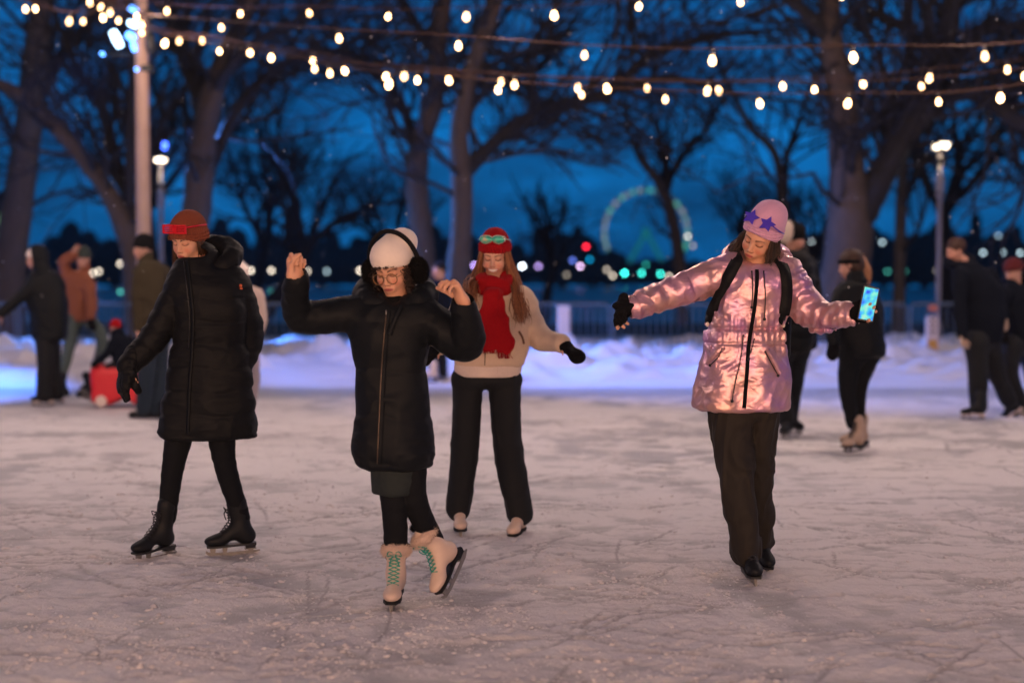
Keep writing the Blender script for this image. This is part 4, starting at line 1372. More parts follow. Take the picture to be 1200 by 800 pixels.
# ------------------------------------------------------------------ sky and light
def world():
    w = bpy.data.worlds.new("World"); scene.world = w; w.use_nodes = True
    N, L = w.node_tree.nodes, w.node_tree.links
    bg = N['Background']
    sky = N.new('ShaderNodeTexSky'); sky.sky_type = 'NISHITA'; sky.sun_disc = False
    sky.sun_elevation = math.radians(1.0); sky.sun_rotation = math.radians(200); sky.altitude = 50; sky.ozone_density = 4
    tc = N.new('ShaderNodeTexCoord')
    mp = N.new('ShaderNodeMapping'); mp.inputs['Scale'].default_value = (1, 1, 2.6)
    L.new(tc.outputs['Generated'], mp.inputs[0])
    nz = N.new('ShaderNodeTexNoise'); nz.inputs['Scale'].default_value = 7; nz.inputs['Detail'].default_value = 6; nz.inputs['Roughness'].default_value = .6
    L.new(mp.outputs[0], nz.inputs['Vector'])
    cr = N.new('ShaderNodeValToRGB'); e = cr.color_ramp.elements
    e[0].position = .36; e[0].color = (.000, .028, .10, 1)
    e[1].position = .66; e[1].color = (.001, .155, .48, 1)
    L.new(nz.outputs['Fac'], cr.inputs[0])
    mx = N.new('ShaderNodeMix'); mx.data_type = 'RGBA'; mx.blend_type = 'MULTIPLY'; mx.inputs[0].default_value = 1
    L.new(sky.outputs[0], mx.inputs[6]); mx.inputs[7].default_value = (.004, .02, .05, 1)
    ad = N.new('ShaderNodeMix'); ad.data_type = 'RGBA'; ad.blend_type = 'ADD'; ad.inputs[0].default_value = 1
    L.new(cr.outputs[0], ad.inputs[6]); L.new(mx.outputs[2], ad.inputs[7])
    # the sky is brightest low down and dims towards the zenith
    sx = N.new('ShaderNodeSeparateXYZ'); L.new(tc.outputs['Generated'], sx.inputs[0])
    mr = N.new('ShaderNodeMapRange'); mr.inputs[1].default_value = .10; mr.inputs[2].default_value = .55; mr.inputs[3].default_value = 1; mr.inputs[4].default_value = .26
    L.new(sx.outputs[2], mr.inputs[0])
    cm = N.new('ShaderNodeMix'); cm.data_type = 'RGBA'; cm.blend_type = 'MULTIPLY'; cm.inputs[0].default_value = 1
    L.new(ad.outputs[2], cm.inputs[6]); L.new(mr.outputs[0], cm.inputs[7])
    L.new(cm.outputs[2], bg.inputs[0])
    bg.inputs[1].default_value = 1.15
    return bg


BG = world()
sd = bpy.data.lights.new('sun', 'SUN'); so = bpy.data.objects.new('sun', sd); COL.objects.link(so)
sd.energy = .03; sd.angle = math.radians(20); sd.color = (.5, .7, 1)
so.rotation_euler = (math.radians(50), 0, math.radians(200))


def lamp(name, loc, en, col, r=.05, kind='POINT', rot_=None, size=1.0):
    l = bpy.data.lights.new(name, kind); o = bpy.data.objects.new(name, l); COL.objects.link(o)
    l.energy = en; l.color = col
    if kind in ('POINT', 'SPOT'):
        l.shadow_soft_size = r
    if kind == 'AREA':
        l.size = size
    if kind == 'SPOT':
        l.spot_size = math.radians(size); l.spot_blend = .6
    o.location = tuple(loc)
    if rot_ is not None:
        o.rotation_euler = Vector(tuple(rot_)).to_track_quat('-Z', 'Y').to_euler()
    return o


scene.render.engine = 'CYCLES'
scene.cycles.use_denoising = True
try:
    scene.cycles.denoiser = 'OPENIMAGEDENOISE'
except Exception:
    pass
scene.cycles.max_bounces = 6
scene.cycles.transparent_max_bounces = 6
scene.cycles.sample_clamp_indirect = 4
scene.cycles.use_light_tree = True
scene.cycles.caustics_reflective = False
scene.cycles.caustics_refractive = False
scene.view_settings.view_transform = 'Standard'
scene.view_settings.look = 'None'
scene.view_settings.gamma = 1
scene.view_settings.exposure = 0
# ------------------------------------------------------------------ people further back
def bg_person(label, Y, base, head, coat_rows, arms, legs, mats, feet=(), hat=None, hood=None, hands=('mitten', 'mitten'), hdir=None, sr=(.075, .062, .05), lr=(.080, .062, .052), extra=None,
              hair=None, tone=(.50, .28, .21), n=2.4, shoe=None, low=0.0, sc=1.0, hems=None):
    p = Person(label, base, vox=.0075, tone=tone)
    hd = Head(W(head[0], head[1], Y), yaw=head[2], pitch=head[3], roll=head[4], sc=sc)
    aa = [arm3(*t, Y) for t in arms]
    ll = [arm3(*t, Y) for t in legs]
    st = stations(coat_rows, Y)
    mid = st[len(st) // 3]; hip = st[-2]
    zt = max(s_[2] for s_ in st)
    chest = A(mid[0], mid[1], zt - .20 * sc)
    pel = (ll[0][0] + ll[1][0]) / 2 if ll else A(hip[0], hip[1], hip[2])
    basic_body(p, hd, chest, pel, aa, ll, t=.92 * sc)
    hands_p = []
    for i, ar in enumerate(aa):
        D = (hdir[i] if hdir and hdir[i] is not None else ar[2] - ar[1])
        hp, _, _ = hand_prims(ar[2], A(*D), A(-.6 if i else .6, -.3, -.2), side=1 if i else -1, curl=(25, 35, 25), sc=(.72 if hands[i] != 'bare' else .98) * sc, arm=.02)
        p.add(hp); hands_p.append((ar, D))
    p.build()
    for i, (ar, D) in enumerate(hands_p):
        if hands[i] == 'bare' or hands[i] is None:
            continue
        d = nrm(D)
        m = mats.get('glove', BLACK_KNIT)
        gp, _, _ = hand_prims(ar[2], A(*D), A(-.6 if i else .6, -.3, -.2), side=1 if i else -1, curl=(25, 35, 25), sc=1.02 * sc, fat=1.35, arm=.03)
        if hands[i] == 'mitten':
            gp = [Cone(ar[2] - d * .02, ar[2] + d * .10 * sc, .036 * sc, .046 * sc, k=.01), Ell(ar[2] + d * .12 * sc, A(.045, .042, .050) * sc, None, .03), Cone(ar[2] + d * .03, ar[2] + d * .07 + A(-.035 if i else .035, -.02, 0), .02, .017, k=.02)]
        p.sdf('glove', gp, m, .007)
    lo = Loft(st, n=n, rnd=.025, q=mats.get('quilt'))
    cp = [lo]
    for ar in aa:
        cp += tube(ar, list(A(*sr) * sc), k=.06, q=(.010, .09) if mats.get('quilt') else None)
    c = p.sdf('jacket', cp, mats['coat'], .009, wrinkle(.012, 7, int(head[0]) % 50), .03)
    if hood == 'up':
        p.sdf('hood', [hd.e((0, -.025, .03), (.105, .118, .125), .02), Cone(hd.p(0, -.03, -.05), chest + A(0, 0, .13), .095, .10, k=.04),
                       hd.e((0, .115, .02), (.078, .085, .125), .02, 1)], mats['coat'], .008, wrinkle(.01, 9, 4), .02, parent=c)
    elif hood == 'down':
        p.sdf('hood', hood_down(hd.p(0, -.02, -.125), .045, .11, .09, .04), mats.get('hood', mats['coat']), .008, wrinkle(.01, 12, 4), .02, parent=c)
    elif hood == 'collar':
        p.sdf('collar', [Cone(hd.p(0, -.02, -.14), hd.p(0, -.02, -.10), .085, .075, k=.02)], mats.get('hood', mats['coat']), .008, wrinkle(.008, 12, 4), .02, parent=c)
    if ll:
        tp = []
        for l in ll:
            tp += tube(l, list(A(*lr) * sc), k=.03)
        tp.append(Cone(ll[0][0], ll[1][0], lr[0] * 1.05 * sc, lr[0] * 1.05 * sc, k=.04))
        p.sdf('trousers', tp, mats['legs'], .009, wrinkle(.010, 8, 7, (1.2, 1, .5)), .02)
    for i, ft in enumerate(feet):
        an, F, U = ft[:3]
        kind = ft[3] if len(ft) > 3 else 'skate'
        if kind == 'skate':
            ice_skate(p, an, A(*F), A(*U), mats['boot'], sc=1.02 * sc, h=.007, shaft=.10, lace=ft[4] if len(ft) > 4 else None, sole=ft[5] if len(ft) > 5 else None)
        else:
            F_, U_, S_ = frame_from(A(*F), A(*U))
            q = lambda f, x, u: an + (F_ * f + S_ * x + U_ * u) * sc
            p.sdf('shoe', [Cone(q(-.01, 0, .05), q(0, 0, -.03), .052, .045, k=.02), Cone(q(-.03, 0, -.035), q(.13, 0, -.045), .040, .036, k=.03), Box(q(.04, 0, -.172), A(.2, .1, .09), np.stack([F_, S_, U_]), .002, .005, 1)], mats['boot'], .007)
    if hat:
        beanie(p, hd, hat[0], h=.006, tall=hat[1], cuff=.05, low=low - .006, rib=0, thick=.006, fold=hat[2] if len(hat) > 2 else True)
    if hair:
        hair(p, hd)
    if extra:
        extra(p, hd, lo, c, aa, ll)
    return p


def people_back():
    up = (0, 0, 1)
    NAVY = cloth('navy_cloth', (.004, .006, .012), sheen=.02, spec=.1, rough=.85, bump=.4, scale=12, dist=.008)
    OLIVE = cloth('olive_coat', (.042, .034, .021), sheen=.05, spec=.1, rough=.85, bump=.5, scale=12, dist=.008)
    RUSTJ = cloth('rust_jacket', (.20, .062, .030), rough=.75, bump=.5, scale=12, dist=.01)
    GREYP = cloth('grey_green_trousers', (.07, .095, .085), rough=.85, bump=.5, scale=12, dist=.008)
    JEANS = cloth('dark_jeans', (.012, .022, .036), rough=.85, bump=.4, scale=14, dist=.006)
    CREAMJ = cloth('cream_jacket', (.55, .42, .36), rough=.8, bump=.4, scale=12, dist=.008)
    PALEP = cloth('pale_trousers', (.38, .32, .33), rough=.85, bump=.4, scale=12, dist=.006)
    GREYHAT = cloth('dark_green_knit', (.030, .042, .038), rough=.95, bump=.4, scale=90)
    REDC = cloth('dark_red_knit', (.07, .008, .010), rough=.95, bump=.4, scale=90)

    # black coat, white hat, striding to the left
    Y = G(0, 476)[1]
    f1, f2 = G(52, 476), G(62, 474)
    bg_person('person in all black with hood over a white hat striding left at far left', Y, G(57, 476), (42, 303, 58, 8, 0),
              [(38, 66, 318, .12), (33, 74, 330, .15), (31, 78, 350, .17), (36, 79, 370, .17), (38, 78, 392, .16), (40, 76, 398, .15)],
              [((42, 332, -.1), (20, 352, -.15), (2, 366, -.2)), ((64, 332, .12), (70, 362, .12), (60, 388, .1))],
              [((52, 392, -.05), (53, 430, -.05), (52, 462, -.02)), ((60, 392, .1), (62, 430, .12), (66, 460, .12))],
              dict(coat=BLACK_MATTE, legs=BLACK_TROUSER, boot=BLACK_LEATHER), [(f1 + A(.04, 0, .145), (-1, -.1, 0), up, 'skate', None, CREAM_RIB), (f2 + A(.02, .12, .145), (-1, .1, 0), up, 'skate', None, CREAM_RIB)],
              hat=(WHITE_KNIT, .0), hood='up', lr=(.10, .085, .085), hands=('bare', 'mitten'))
    # rust jacket, hand on the head, mid push
    Y = G(0, 470)[1] + .6
    f1, f2 = G(78, 470), G(98, 464)
    bg_person('person in rust jacket and grey trousers lifting one skate, hand on dark green beanie', Y, G(90, 468), (97, 303, 10, 12, 5),
              [(84, 104, 318, .10), (76, 108, 328, .14), (73, 108, 345, .16), (74, 107, 360, .16), (77, 107, 370, .15), (79, 105, 376, .14)],
              [((80, 326, .0), (75, 308, -.08), (86, 299, -.12)), ((104, 332, -.1), (107, 356, -.15), (106, 372, -.2))],
              [((86, 372, -.05), (82, 402, -.05), (74, 434, -.05)), ((100, 372, .05), (120, 398, -.1), (112, 432, .05))],
              dict(coat=RUSTJ, legs=GREYP, boot=BLACK_LEATHER), [(W(73, 446, Y - .05), (.45, -.2, -.8), (-.3, -.1, 1)), (W(104, 450, Y + .05), (-.85, -.2, -.35), (.5, 0, .85))],
              hat=(GREYHAT, .01), hood='collar', lr=(.092, .070, .056), hdir=(A(.25, .1, .8), A(.1, -.1, -.3)), hands=('bare', 'mitten'))
    # olive coat, walking left in ordinary shoes
    Y = G(0, 490)[1]
    bg_person('tall person in olive coat, dark cap and jeans walking away behind the quilted coat', Y, G(175, 490), (168, 291, 60, 4, 0),
              [(163, 188, 306, .12), (160, 196, 318, .16), (159, 199, 340, .18), (160, 199, 365, .18), (161, 198, 388, .18), (163, 197, 398, .17)],
              [((165, 322, -.1), (162, 352, -.12), (163, 384, -.14)), ((193, 322, .1), (196, 354, .1), (194, 386, .1))],
              [((172, 396, -.05), (171, 440, -.05), (168, 478, -.02)), ((186, 396, .1), (186, 440, .1), (184, 480, .05))],
              dict(coat=OLIVE, legs=JEANS, boot=BLACK_LEATHER), [(G(170, 490) + A(0, 0, .082), (-1, -.15, 0), up, 'shoe'), (G(187, 491) + A(0, .1, .082), (-1, .1, 0), up, 'shoe')],
              hat=(BLACK_KNIT, .015), hood='collar', lr=(.105, .085, .072), hands=('bare', 'bare'), low=-.012)
    # cream jacket, half hidden behind the quilted coat
    Y = 12.5
    bg_person('person in cream jacket mostly hidden behind the long quilted coat', Y, G(286, 514), (281, 322, -140, 0, 0),
              [(272, 292, 333, .10), (264, 301, 342, .13), (262, 305, 360, .15), (262, 307, 380, .15), (264, 305, 396, .14), (266, 302, 404, .13)],
              [((266, 346, .0), (262, 372, .0), (266, 396, -.05)), ((300, 346, .0), (305, 374, .0), (299, 398, -.05))],
              [((277, 402, 0), (277, 450, -.05), (278, 498, .05)), ((293, 402, 0), (297, 448, .05), (286, 500, .1))],
              dict(coat=CREAMJ, legs=PALEP, boot=BEIGE_LEATHER), [(G(278, 515) + A(0, 0, .145), (.2, 1, 0), up), (G(288, 512) + A(0, 0, .145), (.2, 1, 0), up)],
              hat=(WHITE_KNIT, .01), hood='collar', sc=.88, hands=('mitten', 'mitten'))
    # far behind, between the black coat and the red hat
    Y = G(0, 447)[1]
    bg_person('small distant person in dark jacket behind the raised bare hand of the white hat skater', Y, G(512, 447), (515, 317, 70, 5, 0),
              [(507, 524, 328, .11), (502, 526, 336, .14), (500, 527, 350, .15), (501, 526, 372, .15), (503, 524, 384, .14)],
              [((506, 340, -.1), (500, 358, -.12), (503, 374, -.3)), ((521, 340, .1), (524, 358, .1), (515, 372, -.1))],
              [((508, 382, -.05), (508, 410, -.05), (507, 436, 0)), ((517, 382, .05), (518, 410, .1), (519, 436, .1))],
              dict(coat=NAVY, legs=BLACK_TROUSER, boot=CREAM_RIB), [(G(507, 448) + A(0, 0, .145), (-1, -.3, 0), up), (G(519, 446) + A(0, 0, .145), (-1, .1, 0), up)],
              hands=('bare', 'mitten'), lr=(.09, .075, .062),
              hair=lambda p, hd: p.sdf('hair', [hd.e((0, -.02, .045), (.083, .096, .088)), hd.e((0, .10, -.05), (.07, .06, .09), .01, 1)], BLACK_FUR, .007))
    # black puffer behind the pink coat
    Y = G(0, 512)[1]
    bg_person('person in black puffer coat and white knit hat standing behind the pink coat', Y, G(925, 512), (930, 279, -60, 5, 0),
              [(914, 944, 294, .13), (903, 950, 306, .17), (898, 954, 330, .19), (898, 954, 360, .19), (899, 953, 390, .19), (901, 950, 412, .18)],
              [((906, 312, .0), (900, 350, .0), (904, 386, -.05)), ((948, 312, .05), (954, 350, .05), (952, 388, 0))],
              [((916, 408, -.05), (916, 450, -.08), (921, 492, -.05)), ((936, 408, .05), (930, 450, .05), (926, 492, .1))],
              dict(coat=BLACK_NYLON, legs=BLACK_TROUSER, boot=BLACK_LEATHER, quilt=(.012, .11, .02)), [(G(922, 513) + A(0, 0, .145), (-.4, -.9, 0), up), (G(928, 508) + A(0, 0, .145), (.3, -.9, 0), up)],
              hood='down', lr=(.10, .080, .070),
              hair=lambda p, hd: (p.sdf('knit_hat', [hd.e((0, .0, .05), (.096, .105, .098)), hd.e((-.01, -.04, .055), (.09, .09, .09), .03)], BLACK_KNIT, .007),
                                  p.sdf('hat_bobble', [Ell(W(921, 271, Y - .06), (.062, .06, .095), None, .02)], WHITE_KNIT, .007, fz=(5000, .02, .0012, 3, .1))))
    # ponytail

    def pony(p, hd):
        p.sdf('hair', [hd.e((0, -.014, .040), (.082, .098, .088)), hd.e((0, -.04, -.02), (.076, .072, .07), .03), hd.e((0, .105, -.03), (.066, .065, .085), .01, 1)], cloth('auburn_dark', (.035, .016, .010), rough=.5, scale=80, stretch=(1, 1, .2), sheen=0), .006)
        hm = MB()
        hair_strands(hm, (A(-.02, 0, 0), A(.02, 0, 0)), [hd.p(0, -.10, .06), W(1009, 302, Y), W(1016, 318, Y), W(1013, 338, Y)], 90, .006, 5, .012, c0=(.45, .22, .11), c1=(.68, .38, .22))
        p.mb('ponytail', hm, HAIR, col=True)
        bd = MB(); bd.sweep([hd.p(.082 * math.sin(t), -.01 + .098 * math.cos(t), .02 + .02 * math.cos(t)) for t in np.linspace(-2.4, 2.4, 20)], .012, 6, flat=1.6); p.mb('headband', bd, BLACK_KNIT)
    Y = G(0, 529)[1]
    bg_person('person with a light auburn ponytail, black jacket, leggings and beige skates', Y, G(1000, 529), (997, 310, 115, 12, 0),
              [(986, 1012, 330, .11), (980, 1022, 340, .14), (977, 1030, 358, .16), (978, 1034, 380, .16), (980, 1036, 405, .17), (982, 1035, 418, .16)],
              [((988, 346, -.08), (976, 374, -.14), (976, 398, -.20)), ((1018, 346, .1), (1026, 374, .12), (1014, 396, .05))],
              [((998, 412, -.05), (993, 455, -.06), (1000, 496, -.02)), ((1018, 412, .06), (1006, 455, .05), (1007, 492, .08))],
              dict(coat=BLACK_MATTE, legs=LEGGING, boot=BEIGE_LEATHER), [(G(1002, 530) + A(.02, 0, .145), (-.75, -.6, 0), up, 'skate', LACE_BLACK), (G(1010, 526) + A(0, .05, .145), (-.9, -.2, 0), up, 'skate', LACE_BLACK)],
              hood='collar', hair=pony, lr=(.10, .066, .050), hdir=(A(-.02, -.02, -1), A(-.6, -.3, -.2)))
    # man with pale gloves, leaning forward

    def short_hair(p, hd):
        p.sdf('hair', [hd.e((0, -.018, .045), (.082, .096, .090)), hd.e((0, .098, -.055), (.07, .066, .092), .01, 1)], cloth('dark_brown_hair', (.035, .014, .009), rough=.6, scale=80, sheen=0), .006, wrinkle(.008, 60, 3), .01)
    Y = G(0, 490)[1]
    bg_person('dark haired person in navy jacket with pale gloves skating left near right edge', Y, G(1145, 490), (1120, 294, 80, 14, 0),
              [(1117, 1142, 306, .11), (1116, 1158, 318, .16), (1118, 1172, 340, .18), (1122, 1176, 365, .18), (1126, 1175, 390, .18), (1130, 1170, 402, .17)],
              [((1126, 322, -.18), (1125, 358, -.22), (1127, 392, -.26)), ((1160, 322, .15), (1172, 350, .16), (1176, 374, .1))],
              [((1144, 400, -.1), (1146, 440, -.1), (1147, 476, -.05)), ((1158, 400, .1), (1168, 436, .15), (1182, 468, .25))],
              dict(coat=NAVY, legs=BLACK_TROUSER, boot=BLACK_LEATHER, glove=cloth('pale_glove', (.42, .31, .24), rough=.9), hood=NAVY),
              [(G(1146, 492) + A(0, 0, .145), (-1, -.15, 0), up, 'skate', None, CREAM_RIB), (W(1184, 474, Y + .25), (-.8, .1, -.6), (-.5, 0, .8), 'skate', None, CREAM_RIB)],
              hair=short_hair, hood='down', lr=(.115, .095, .085), hands=('glove', 'glove'), tone=(.55, .28, .20))
    Y = G(0, 484)[1]
    bg_person('person in dark clothes and dark red hood cut off by right edge', Y, G(1190, 484), (1188, 318, 75, 20, 0),
              [(1172, 1200, 332, .12), (1168, 1212, 342, .16), (1168, 1218, 362, .18), (1172, 1220, 385, .18), (1176, 1218, 408, .17)],
              [((1178, 346, -.15), (1170, 366, -.18), (1174, 384, -.2)), ((1210, 346, .12), (1214, 372, .12), (1206, 396, .1))],
              [((1186, 404, -.1), (1184, 440, -.15), (1196, 474, -.1)), ((1206, 404, .1), (1210, 440, .12), (1216, 474, .2))],
              dict(coat=NAVY, legs=BLACK_TROUSER, boot=BLACK_LEATHER), [(W(1190, 478, Y - .1), (-.8, -.1, -.6), (-.5, 0, .8), 'skate', None, CREAM_RIB), (G(1220, 486) + A(0, 0, .145), (-1, 0, 0), up)],
              hat=(REDC, .01), hood='down', lr=(.105, .085, .075), hands=('mitten', 'mitten'))
    # seated child
    Y = 15.6
    s_ = .62
    bg_person('small seated child in red hat and dark blue jacket on the red skating aid', Y, G(146, 478), (135, 384, 60, 10, 0),
              [(133, 150, 393, .10), (130, 156, 400, .12), (130, 158, 412, .13), (132, 158, 424, .13), (134, 157, 430, .12)],
              [((134, 402, -.08), (126, 414, -.12), (116, 422, -.14)), ((152, 402, .08), (150, 416, .08), (138, 424, .05))],
              [((142, 428, -.05), (126, 432, -.08), (114, 448, -.08)), ((150, 430, .06), (130, 436, .08), (118, 452, .05))],
              dict(coat=NAVY, legs=BLACK_TROUSER, boot=BLACK_LEATHER), [(W(108, 456, Y - .1), (-.7, 0, .5), (.5, 0, .8)), (W(110, 462, Y + .02), (-.8, 0, .3), (.3, 0, .9))],
              hat=(RED_KNIT, .02, False), hood='collar', sc=s_, lr=(.10, .075, .065))
    # the red seat it sits on: moulded body, backrest, grips and pale wheels
    c = G(149, 476); e0 = empty('skating_aid', c, 'red plastic skating aid seat on the ice with pale round hubs', 'skating aid')
    L = [Box(c + A(0, 0, .24), (.36, .19, .21), None, .07), Box(c + A(.27, 0, .40), (.08, .18, .18), None, .05, .05), Box(c + A(-.27, 0, .36), (.08, .15, .10), None, .05, .06),
         Ell(c + A(0, 0, .02), (.12, .3, .10), None, .03, 1), Ell(c + A(-.02, 0, .54), (.17, .14, .12), None, .04, 1)]
    V, F = sdf_mesh(L, .01); link_mesh('seat_shell', V, F, RED_PLASTIC, e0, c)
    for sx in (-.23, .24):
        for sy in (-.195, .195):
            m = MB(); q = c + A(sx, sy, .075)
            m.sweep([q - A(0, .012, 0), q + A(0, .012, 0)], .062, 14)
            m.build('hub', CREAM_RIB, e0, c)
    m = MB(); m.sweep(upsample([c + A(-.28, -.14, .44), c + A(-.31, -.06, .56), c + A(-.31, .06, .56), c + A(-.28, .14, .44)], 5), .013, 8); m.build('grip', PLASTIC_BLACK, e0, c)
# ------------------------------------------------------------------ ground
def snow_mat(name, near=True):
    m, nt, b, N, L = new_mat(name)
    tc = N.new('ShaderNodeTexCoord')

    def noise(sc, det=4, src=None, rough=.6):
        n = N.new('ShaderNodeTexNoise'); n.inputs['Scale'].default_value = sc; n.inputs['Detail'].default_value = det; n.inputs['Roughness'].default_value = rough
        L.new(src or tc.outputs['Object'], n.inputs['Vector'])
        return n

    def math_(op, a, b_=None, v=None):
        x = N.new('ShaderNodeMath'); x.operation = op
        L.new(a, x.inputs[0])
        if b_ is not None: L.new(b_, x.inputs[1])
        if v is not None: x.inputs[1].default_value = v
        return x.outputs[0]
    at = N.new('ShaderNodeAttribute'); at.attribute_name = 'Col'      # red: loose snow cover, green: scratch marks
    sp = N.new('ShaderNodeSeparateColor'); L.new(at.outputs['Color'], sp.inputs[0])
    n1 = noise(2.2, 6); n2 = noise(30, 5); n3 = noise(110, 4)
    add = math_('ADD', sp.outputs[0], math_('MULTIPLY', n2.outputs['Fac'], v=.35))
    mr = N.new('ShaderNodeMapRange'); mr.inputs[1].default_value = .15; mr.inputs[2].default_value = .85
    L.new(add, mr.inputs[0])
    mix = N.new('ShaderNodeMix'); mix.data_type = 'RGBA'
    L.new(mr.outputs[0], mix.inputs[0])
    mix.inputs[6].default_value = (.46, .45, .46, 1)      # scraped grey ice
    mix.inputs[7].default_value = (.72, .69, .70, 1)      # loose snow
    m2 = N.new('ShaderNodeMix'); m2.data_type = 'RGBA'; L.new(math_('MULTIPLY', sp.outputs[1], v=.70), m2.inputs[0])
    L.new(mix.outputs[2], m2.inputs[6]); m2.inputs[7].default_value = (.30, .29, .31, 1)
    L.new(m2.outputs[2], b.inputs['Base Color'])
    rr = N.new('ShaderNodeMapRange'); rr.inputs[3].default_value = .38; rr.inputs[4].default_value = .85
    L.new(mr.outputs[0], rr.inputs[0]); L.new(rr.outputs[0], b.inputs['Roughness'])
    b1 = N.new('ShaderNodeBump'); b1.inputs['Strength'].default_value = .9; b1.inputs['Distance'].default_value = .012
    L.new(n2.outputs['Fac'], b1.inputs['Height'])
    b2 = N.new('ShaderNodeBump'); b2.inputs['Strength'].default_value = .8; b2.inputs['Distance'].default_value = .005
    L.new(n3.outputs['Fac'], b2.inputs['Height']); L.new(b1.outputs[0], b2.inputs['Normal'])
    L.new(b2.outputs[0], b.inputs['Normal'])
    b.inputs['Specular IOR Level'].default_value = .3
    return m


SNOW = snow_mat('trodden_snow')


def scratch_field(X, Yc, n, seed, xr, yr):
    """curved cuts of the skate blades, drawn into a height/colour field"""
    g = np.random.default_rng(seed)
    S = np.zeros_like(X)
    dx = X[0, 1] - X[0, 0]; dy = Yc[1, 0] - Yc[0, 0]
    ny, nx = X.shape
    for _ in range(n):
        x, y = g.uniform(*xr), g.uniform(*yr)
        a = g.normal(0, .45) + (0 if g.random() < .75 else g.uniform(0, 3.1))
        k = g.normal(0, .22); ln = g.uniform(.2, 1.8) * g.uniform(.4, 1); st = max(dx, .012)
        t = np.arange(0, ln, st * .8)
        ang = a + k * t
        px = x + np.cumsum(np.cos(ang)) * st * .8; py = y + np.cumsum(np.sin(ang)) * st * .8
        i = ((px - X[0, 0]) / dx).round().astype(int); j = ((py - Yc[0, 0]) / dy).round().astype(int)
        ok = (i > 0) & (i < nx - 1) & (j > 0) & (j < ny - 1)
        v = g.uniform(.4, 1) * np.sin(np.linspace(0, math.pi, len(t)))
        S[j[ok], i[ok]] = np.maximum(S[j[ok], i[ok]], v[ok])
    return S


def rink_height(P2, seed=0):
    x, y = P2[..., 0], P2[..., 1]
    P = np.stack([x, y, 0 * x], -1)
    cover = fbm(P, (1.1, 1.3, 1), 4, 1)
    cl = fbm(P, (5.5, 6.5, 1), 4, 11)
    lump = fbm(P, (16, 19, 1), 3, 21)
    m = np.clip((cover * .40 + cl * .60 - .47) * 7 + .50, 0, 1)
    h = .007 * cl * m + m * .016 * np.clip(lump - .42, 0, 1) * 2.2 + .004 * m + .004 * (fbm(P, (48, 55, 1), 2, 31) - .5) * (.3 + m)
    # flatter and without loose snow along the foot of the bank
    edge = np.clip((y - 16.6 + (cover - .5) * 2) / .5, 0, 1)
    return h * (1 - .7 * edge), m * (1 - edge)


def sheet(name, x0, x1, y0, y1, dx, dy, z, seed, nscr, far=False):
    xs = np.arange(x0, x1 + dx * .5, dx); ys = np.arange(y0, y1 + dy * .5, dy)
    X, Yc = np.meshgrid(xs, ys)
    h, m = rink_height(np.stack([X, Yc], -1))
    s_ = scratch_field(X, Yc, nscr, seed, (x0, x1), (y0, y1))
    e = np.minimum(np.minimum(X - x0, x1 - X), np.minimum(Yc - y0, y1 - Yc))
    f = np.clip(e / .15, 0, 1)
    # shadows of nothing: only scraped tracks and the ploughed crumbs beside them
    sh = s_ + .5 * (np.roll(s_, 1, 0) + np.roll(s_, -1, 0))
    h = h - .006 * s_ * f + .006 * np.roll(s_, 2, 0) * f
    V = np.stack([X, Yc, z + h], -1).reshape(-1, 3)
    ny, nx = X.shape
    i = np.arange(ny - 1)[:, None] * nx; j = np.arange(nx - 1)[None, :]
    F = np.stack([i + j, i + j + 1, i + nx + j + 1, i + nx + j], -1).reshape(-1, 4)
    C = np.stack([m, np.clip(sh, 0, 1), 0 * m], -1).reshape(-1, 3)
    return V, F, C


def crumbs():
    """shaved snow thrown up by the blades, lying loose on the rink"""
    g = np.random.default_rng(14)
    n = 48000
    Y = 4.3 + 10 * g.random(n) ** 1.3; x = g.uniform(-.42, .42, n) * Y
    P = np.stack([x, Y, 0 * x], -1)
    dens = fbm(P, (1.6, 1.9, 1), 4, 61) * .6 + fbm(P, (7, 8, 1), 2, 71) * .4
    keep = g.random(n) < np.clip((dens - .47) * 5, .04, 1)
    P = P[keep]; n = len(P)
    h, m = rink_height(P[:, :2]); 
    r = .0028 + .010 * g.random(n) ** 8 + .002 * g.random(n)
    P[:, 2] = h - .017 + r * .2
    ph = np.array([.35, 1.1, 1.9, 2.8]); th = np.arange(5) * 2 * math.pi / 5
    base = np.stack([np.sin(ph)[:, None] * np.cos(th), np.sin(ph)[:, None] * np.sin(th), np.repeat(np.cos(ph)[:, None], 5, 1)], -1).reshape(-1, 3)
    V = P[:, None, :] + base[None] * (r[:, None, None] * g.uniform(.6, 1.4, (n, 20, 1))) * A(1.2, 1.2, .5)
    i = np.arange(3)[:, None] * 5; j = np.arange(5)[None, :]; j2 = (j + 1) % 5
    F = np.stack([i + j, i + 5 + j, i + 5 + j2, i + j2], -1).reshape(-1, 4)
    F = np.concatenate([F, [[0, 1, 2, 3], [0, 3, 4, 4]][:1]])
    FF = (F[None] + np.arange(n)[:, None, None] * 20).reshape(-1, 4)
    C = np.tile(A(1, 0, 0), (n * 20, 1))
    tag(link_mesh('loose_snow', V.reshape(-1, 3), FF, SNOW, None, (0, 0, 0), C), kind='stuff')


